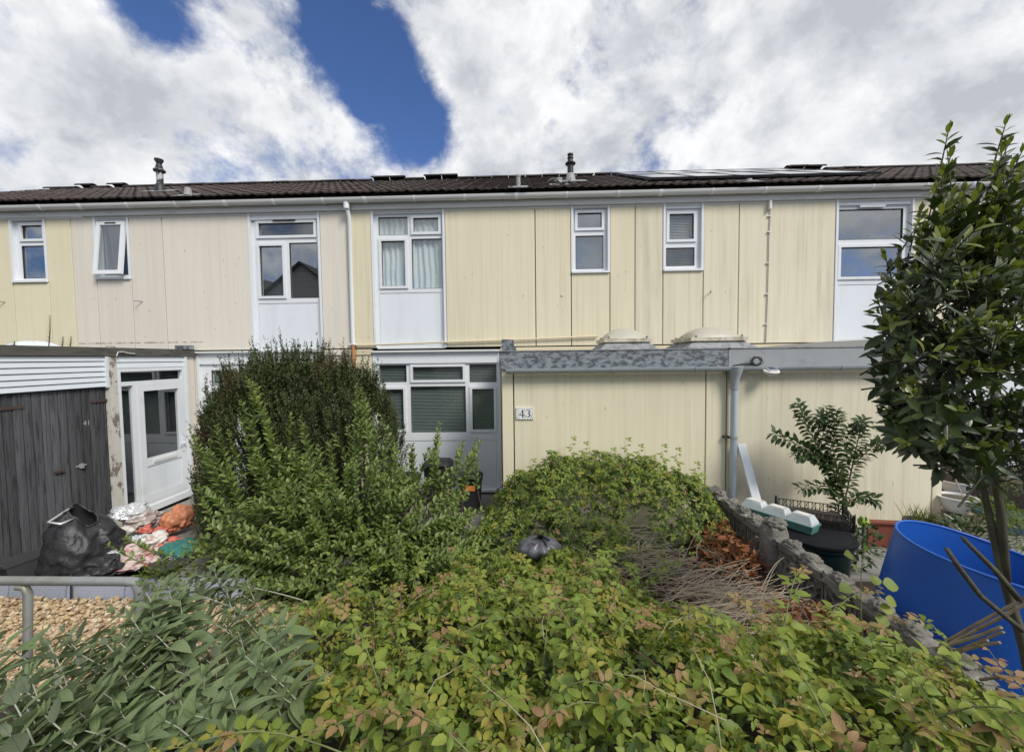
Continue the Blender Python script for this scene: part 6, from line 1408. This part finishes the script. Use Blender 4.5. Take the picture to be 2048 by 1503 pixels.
for px, py, Y in ((285, 1172, 1.78), (308, 1205, 1.72), (262, 1235, 1.62), (335, 1168, 1.85), (300, 1260, 1.6), (240, 1285, 1.55), (360, 1200, 1.8), (430, 1135, 2.45), (345, 1158, 2.25), (455, 1185, 2.3), (395, 1150, 2.4), (480, 1225, 2.1), (288, 1200, 2.1), (330, 1245, 2.0), (410, 1235, 2.05), (130, 1262, 1.8), (88, 1290, 1.65), (165, 1310, 1.65), (225, 1270, 1.9), (270, 1300, 1.8), (380, 1290, 1.8), (330, 1310, 1.7), (440, 1300, 1.75), (520, 1275, 1.8), (545, 1240, 2.0), (490, 1310, 1.6), (410, 1350, 1.5), (300, 1370, 1.45), (350, 1340, 1.55), (460, 1380, 1.4), (200, 1380, 1.35), (240, 1420, 1.3), (120, 1370, 1.3), (60, 1350, 1.25), (20, 1390, 1.15), (90, 1430, 1.15), (170, 1460, 1.15), (330, 1440, 1.25), (390, 1430, 1.3), (290, 1480, 1.2), (20, 1470, 1.05), (450, 1460, 1.25), (-20, 1330, 1.3), (-60, 1420, 1.15), (-40, 1270, 1.6), (530, 1340, 1.6), (250, 1350, 1.5), (360, 1400, 1.4), (140, 1410, 1.25)):
    tip = at(px, py, Y)
    for q in range(2): bud_shoot(tip+V(random.gauss(0, .05)*q, random.gauss(0, .06)*q, -.05*q), (tip.x*.8-.12+random.gauss(0, .1), Y+random.gauss(.02, .1), tip.z-random.uniform(.30, .5)), .150 if not q else .125, 8)
plant_leaves(bd, recs, DT, ['buddleia'], 300)
tag(stems.build('stems', 'stem_grey', bd, True), kind='stuff')
# --- little fruit tree in the crate
ft = thing('fruit_tree', (at(1690, 1020, 4.95).x, 4.95, .5), 'young fruit tree with dark leaves against the cream extension wall', 'tree')
QY = 4.98; wd = MB(); recs = []
for pts, r0 in (([(1692, 1034), (1690, 1005), (1672, 950), (1640, 900), (1612, 850), (1597, 805)], .012), ([(1690, 1005), (1680, 960), (1662, 880), (1652, 812)], .009), ([(1694, 1034), (1692, 990), (1705, 930), (1718, 870), (1728, 838)], .011), ([(1672, 950), (1640, 912), (1598, 890), (1545, 866)], .007), ([(1688, 985), (1650, 972), (1600, 976)], .006), ([(1694, 1005), (1720, 990), (1755, 1000)], .006), ([(1705, 930), (1740, 897), (1766, 884)], .006), ([(1660, 900), (1675, 850), (1672, 822)], .006), ([(1650, 915), (1612, 905), (1590, 910)], .005), ([(1676, 1034), (1678, 1000), (1670, 960)], .007), ([(1640, 900), (1650, 850), (1640, 830)], .005), ([(1700, 940), (1690, 890), (1700, 850)], .005)):
    w_ = [at(x, y, QY+.05*math.sin(x*.37)+random.uniform(-.05, .05)) for x, y in pts]; wd.tube(w_, [r0*(1-.7*i/(len(w_)-1)) for i in range(len(w_))], 7)
    tot = len(w_)-1; m_ = int(sum((w_[i+1]-w_[i]).length for i in range(tot))*105)
    for j in range(m_):
        u = (.30 if r0 > .0085 else .12)+(.70 if r0 > .0085 else .88)*j/m_; f = u*tot; i = min(tot-1, int(f)); p = w_[i].lerp(w_[i+1], f-i); t = (w_[i+1]-w_[i]).normalized(); an = j*2.4
        o_ = t.orthogonal().normalized(); o2 = t.cross(o_); q = o_*math.cos(an)+o2*math.sin(an); d = q+t*.5+V(0, 0, -.1); recs.append((tuple(p+q*.02), tuple(d.normalized()), tuple((V(0, -.3, 1)+q*random.gauss(0, .3)).normalized()), random.uniform(.075, .115), random.randint(0, 1), 0, 1.0))
wd.build('trunk', 'bark_red', ft, True)
plant_leaves(ft, recs, [leaf_template(3, .50, .25, .35, .9), leaf_template(3, .46, .4, .2, .9)], ['quince'], 150)
# --- small plants right of the wall
def sprout(name, label, cat_, c, R, n, size, m, tpl, parent_group=None, nobj=0):
    th = thing(name, (c[0], c[1], max(0, c[2]-R[2])), label, cat_, parent_group); recs = []
    for k in range(n):
        d = unit(rng.normal(size=3)); r_ = random.random()**.4; p = np.array(c)+d*np.array(R)*r_; nn = unit(np.array([0, -.3, 1])+rng.normal(0, .4, 3)); dd = unit(d+[0, 0, .4]+rng.normal(0, .4, 3)); recs.append((tuple(p), dd, nn, size*random.uniform(.6, 1.2), 0, 0, 1.0))
    plant_leaves(th, recs, [tpl], [m], nobj)
    MB().tube([(c[0], c[1], max(0, c[2]-R[2]-.1)), (c[0]+.02, c[1], c[2])], [.008, .004], 6).build('stem', 'stem_green', th)
RL = leaf_template(4, .95, .15, .2, .8)
q = at(1712, 1190, 2.80); wl = thing('wall_weed', (q.x, q.y, .1), 'broad-leaved weed climbing the near end of the concrete wall', 'weed'); recs = []
wv = MB(); sp = [at(1725, 1290, 2.72), at(1722, 1220, 2.74), at(1722, 1150, 2.78), at(1727, 1110, 2.80)]; wv.tube(sp, [.005, .004, .003, .002], 6); wv.build('stem', 'stem_green', wl)
for px, py, s_, a in ((1700, 1170, .075, 200), (1730, 1105, .06, 100), (1705, 1110, .06, 150), (1740, 1160, .06, 20), (1765, 1165, .085, -10), (1770, 1195, .07, -40), (1690, 1225, .085, 180), (1715, 1240, .085, 230), (1750, 1235, .08, -20), (1735, 1265, .085, -60), (1700, 1270, .08, 200), (1715, 1140, .05, 120), (1760, 1215, .07, 0), (1680, 1250, .07, 190)):
    p = at(px, py, 2.74); an = math.radians(a); recs.append((tuple(p), (math.cos(an), -.3, math.sin(an)*.6), unit([.1*math.cos(an), -.75, .75]), s_*1.15, 0, 0, 1.0))
plant_leaves(wl, recs, [RL], ['bramble_green'], 14)
TLf = leaf_template(2, .45, .3, .2); TN = leaf_template(2, .12, .2, .2)
sprout('leafy_shrub', 'small leafy shrub between the green bin and the blue tank', 'shrub', tuple(at(1712, 1085, 4.5)), (.22, .2, .28), 420, .06, 'quince', TLf)
sprout('garden_shrub', 'bright green feathery shrub behind the bay trunks', 'shrub', tuple(at(2050, 950, 5.6)), (.50, .4, .35), 1500, .07, 'weed', TN, 'shrubs right of the tank')
sprout('garden_shrub', 'low yellow-green shrub beside the white bowl pot', 'shrub', tuple(at(1992, 1022, 5.2)), (.20, .25, .16), 400, .07, 'weed', TLf, 'shrubs right of the tank')
sprout('garden_shrub', 'spiky green shrub at the right edge above the blue tank', 'shrub', tuple(at(2050, 1070, 4.3)), (.20, .2, .25), 800, .07, 'weed', TN, 'shrubs right of the tank')
sprout('garden_shrub', 'dark low plant under the white bowl pot', 'shrub', tuple(at(1925, 1060, 4.75)), (.28, .25, .14), 500, .06, 'quince', TLf, 'shrubs right of the tank')
sprout('patio_weed', 'low green weeds on the paving beside the pink bags', 'weed', tuple(at(330, 1150, 3.9)), (.28, .2, .12), 350, .05, 'weed', TLf)
# buttercup and fallen red leaf on the brambles
q = at(1487, 1305, 1.9); bc = thing('buttercup', q, 'single yellow buttercup flower above the brambles', 'flower'); c2 = Cloud()
for k in range(5): a = k*1.2566; c2.put(leaf_template(2, .9, .1, -.2), [tuple(q)], [(math.cos(a), math.sin(a)*.6, .5+.4*math.sin(a))], [(0, -.6, .8)], .012)
c2.build('petals', ['petal'], bc); MB().tube([q, q+V(.01, .02, -.15)], .0015, 5).build('stem', 'stem_green', bc)
q = at(1213, 1202, 2.55); c2 = Cloud(); c2.put(leaf_template(4, .7, .3, .3), [tuple(q)], [(.1, 0, 1)], [(0, -1, .2)], .055); o = c2.build('fallen_leaf', ['bag_red']); tag(o, 'single red fallen leaf standing on the brambles', 'leaf')
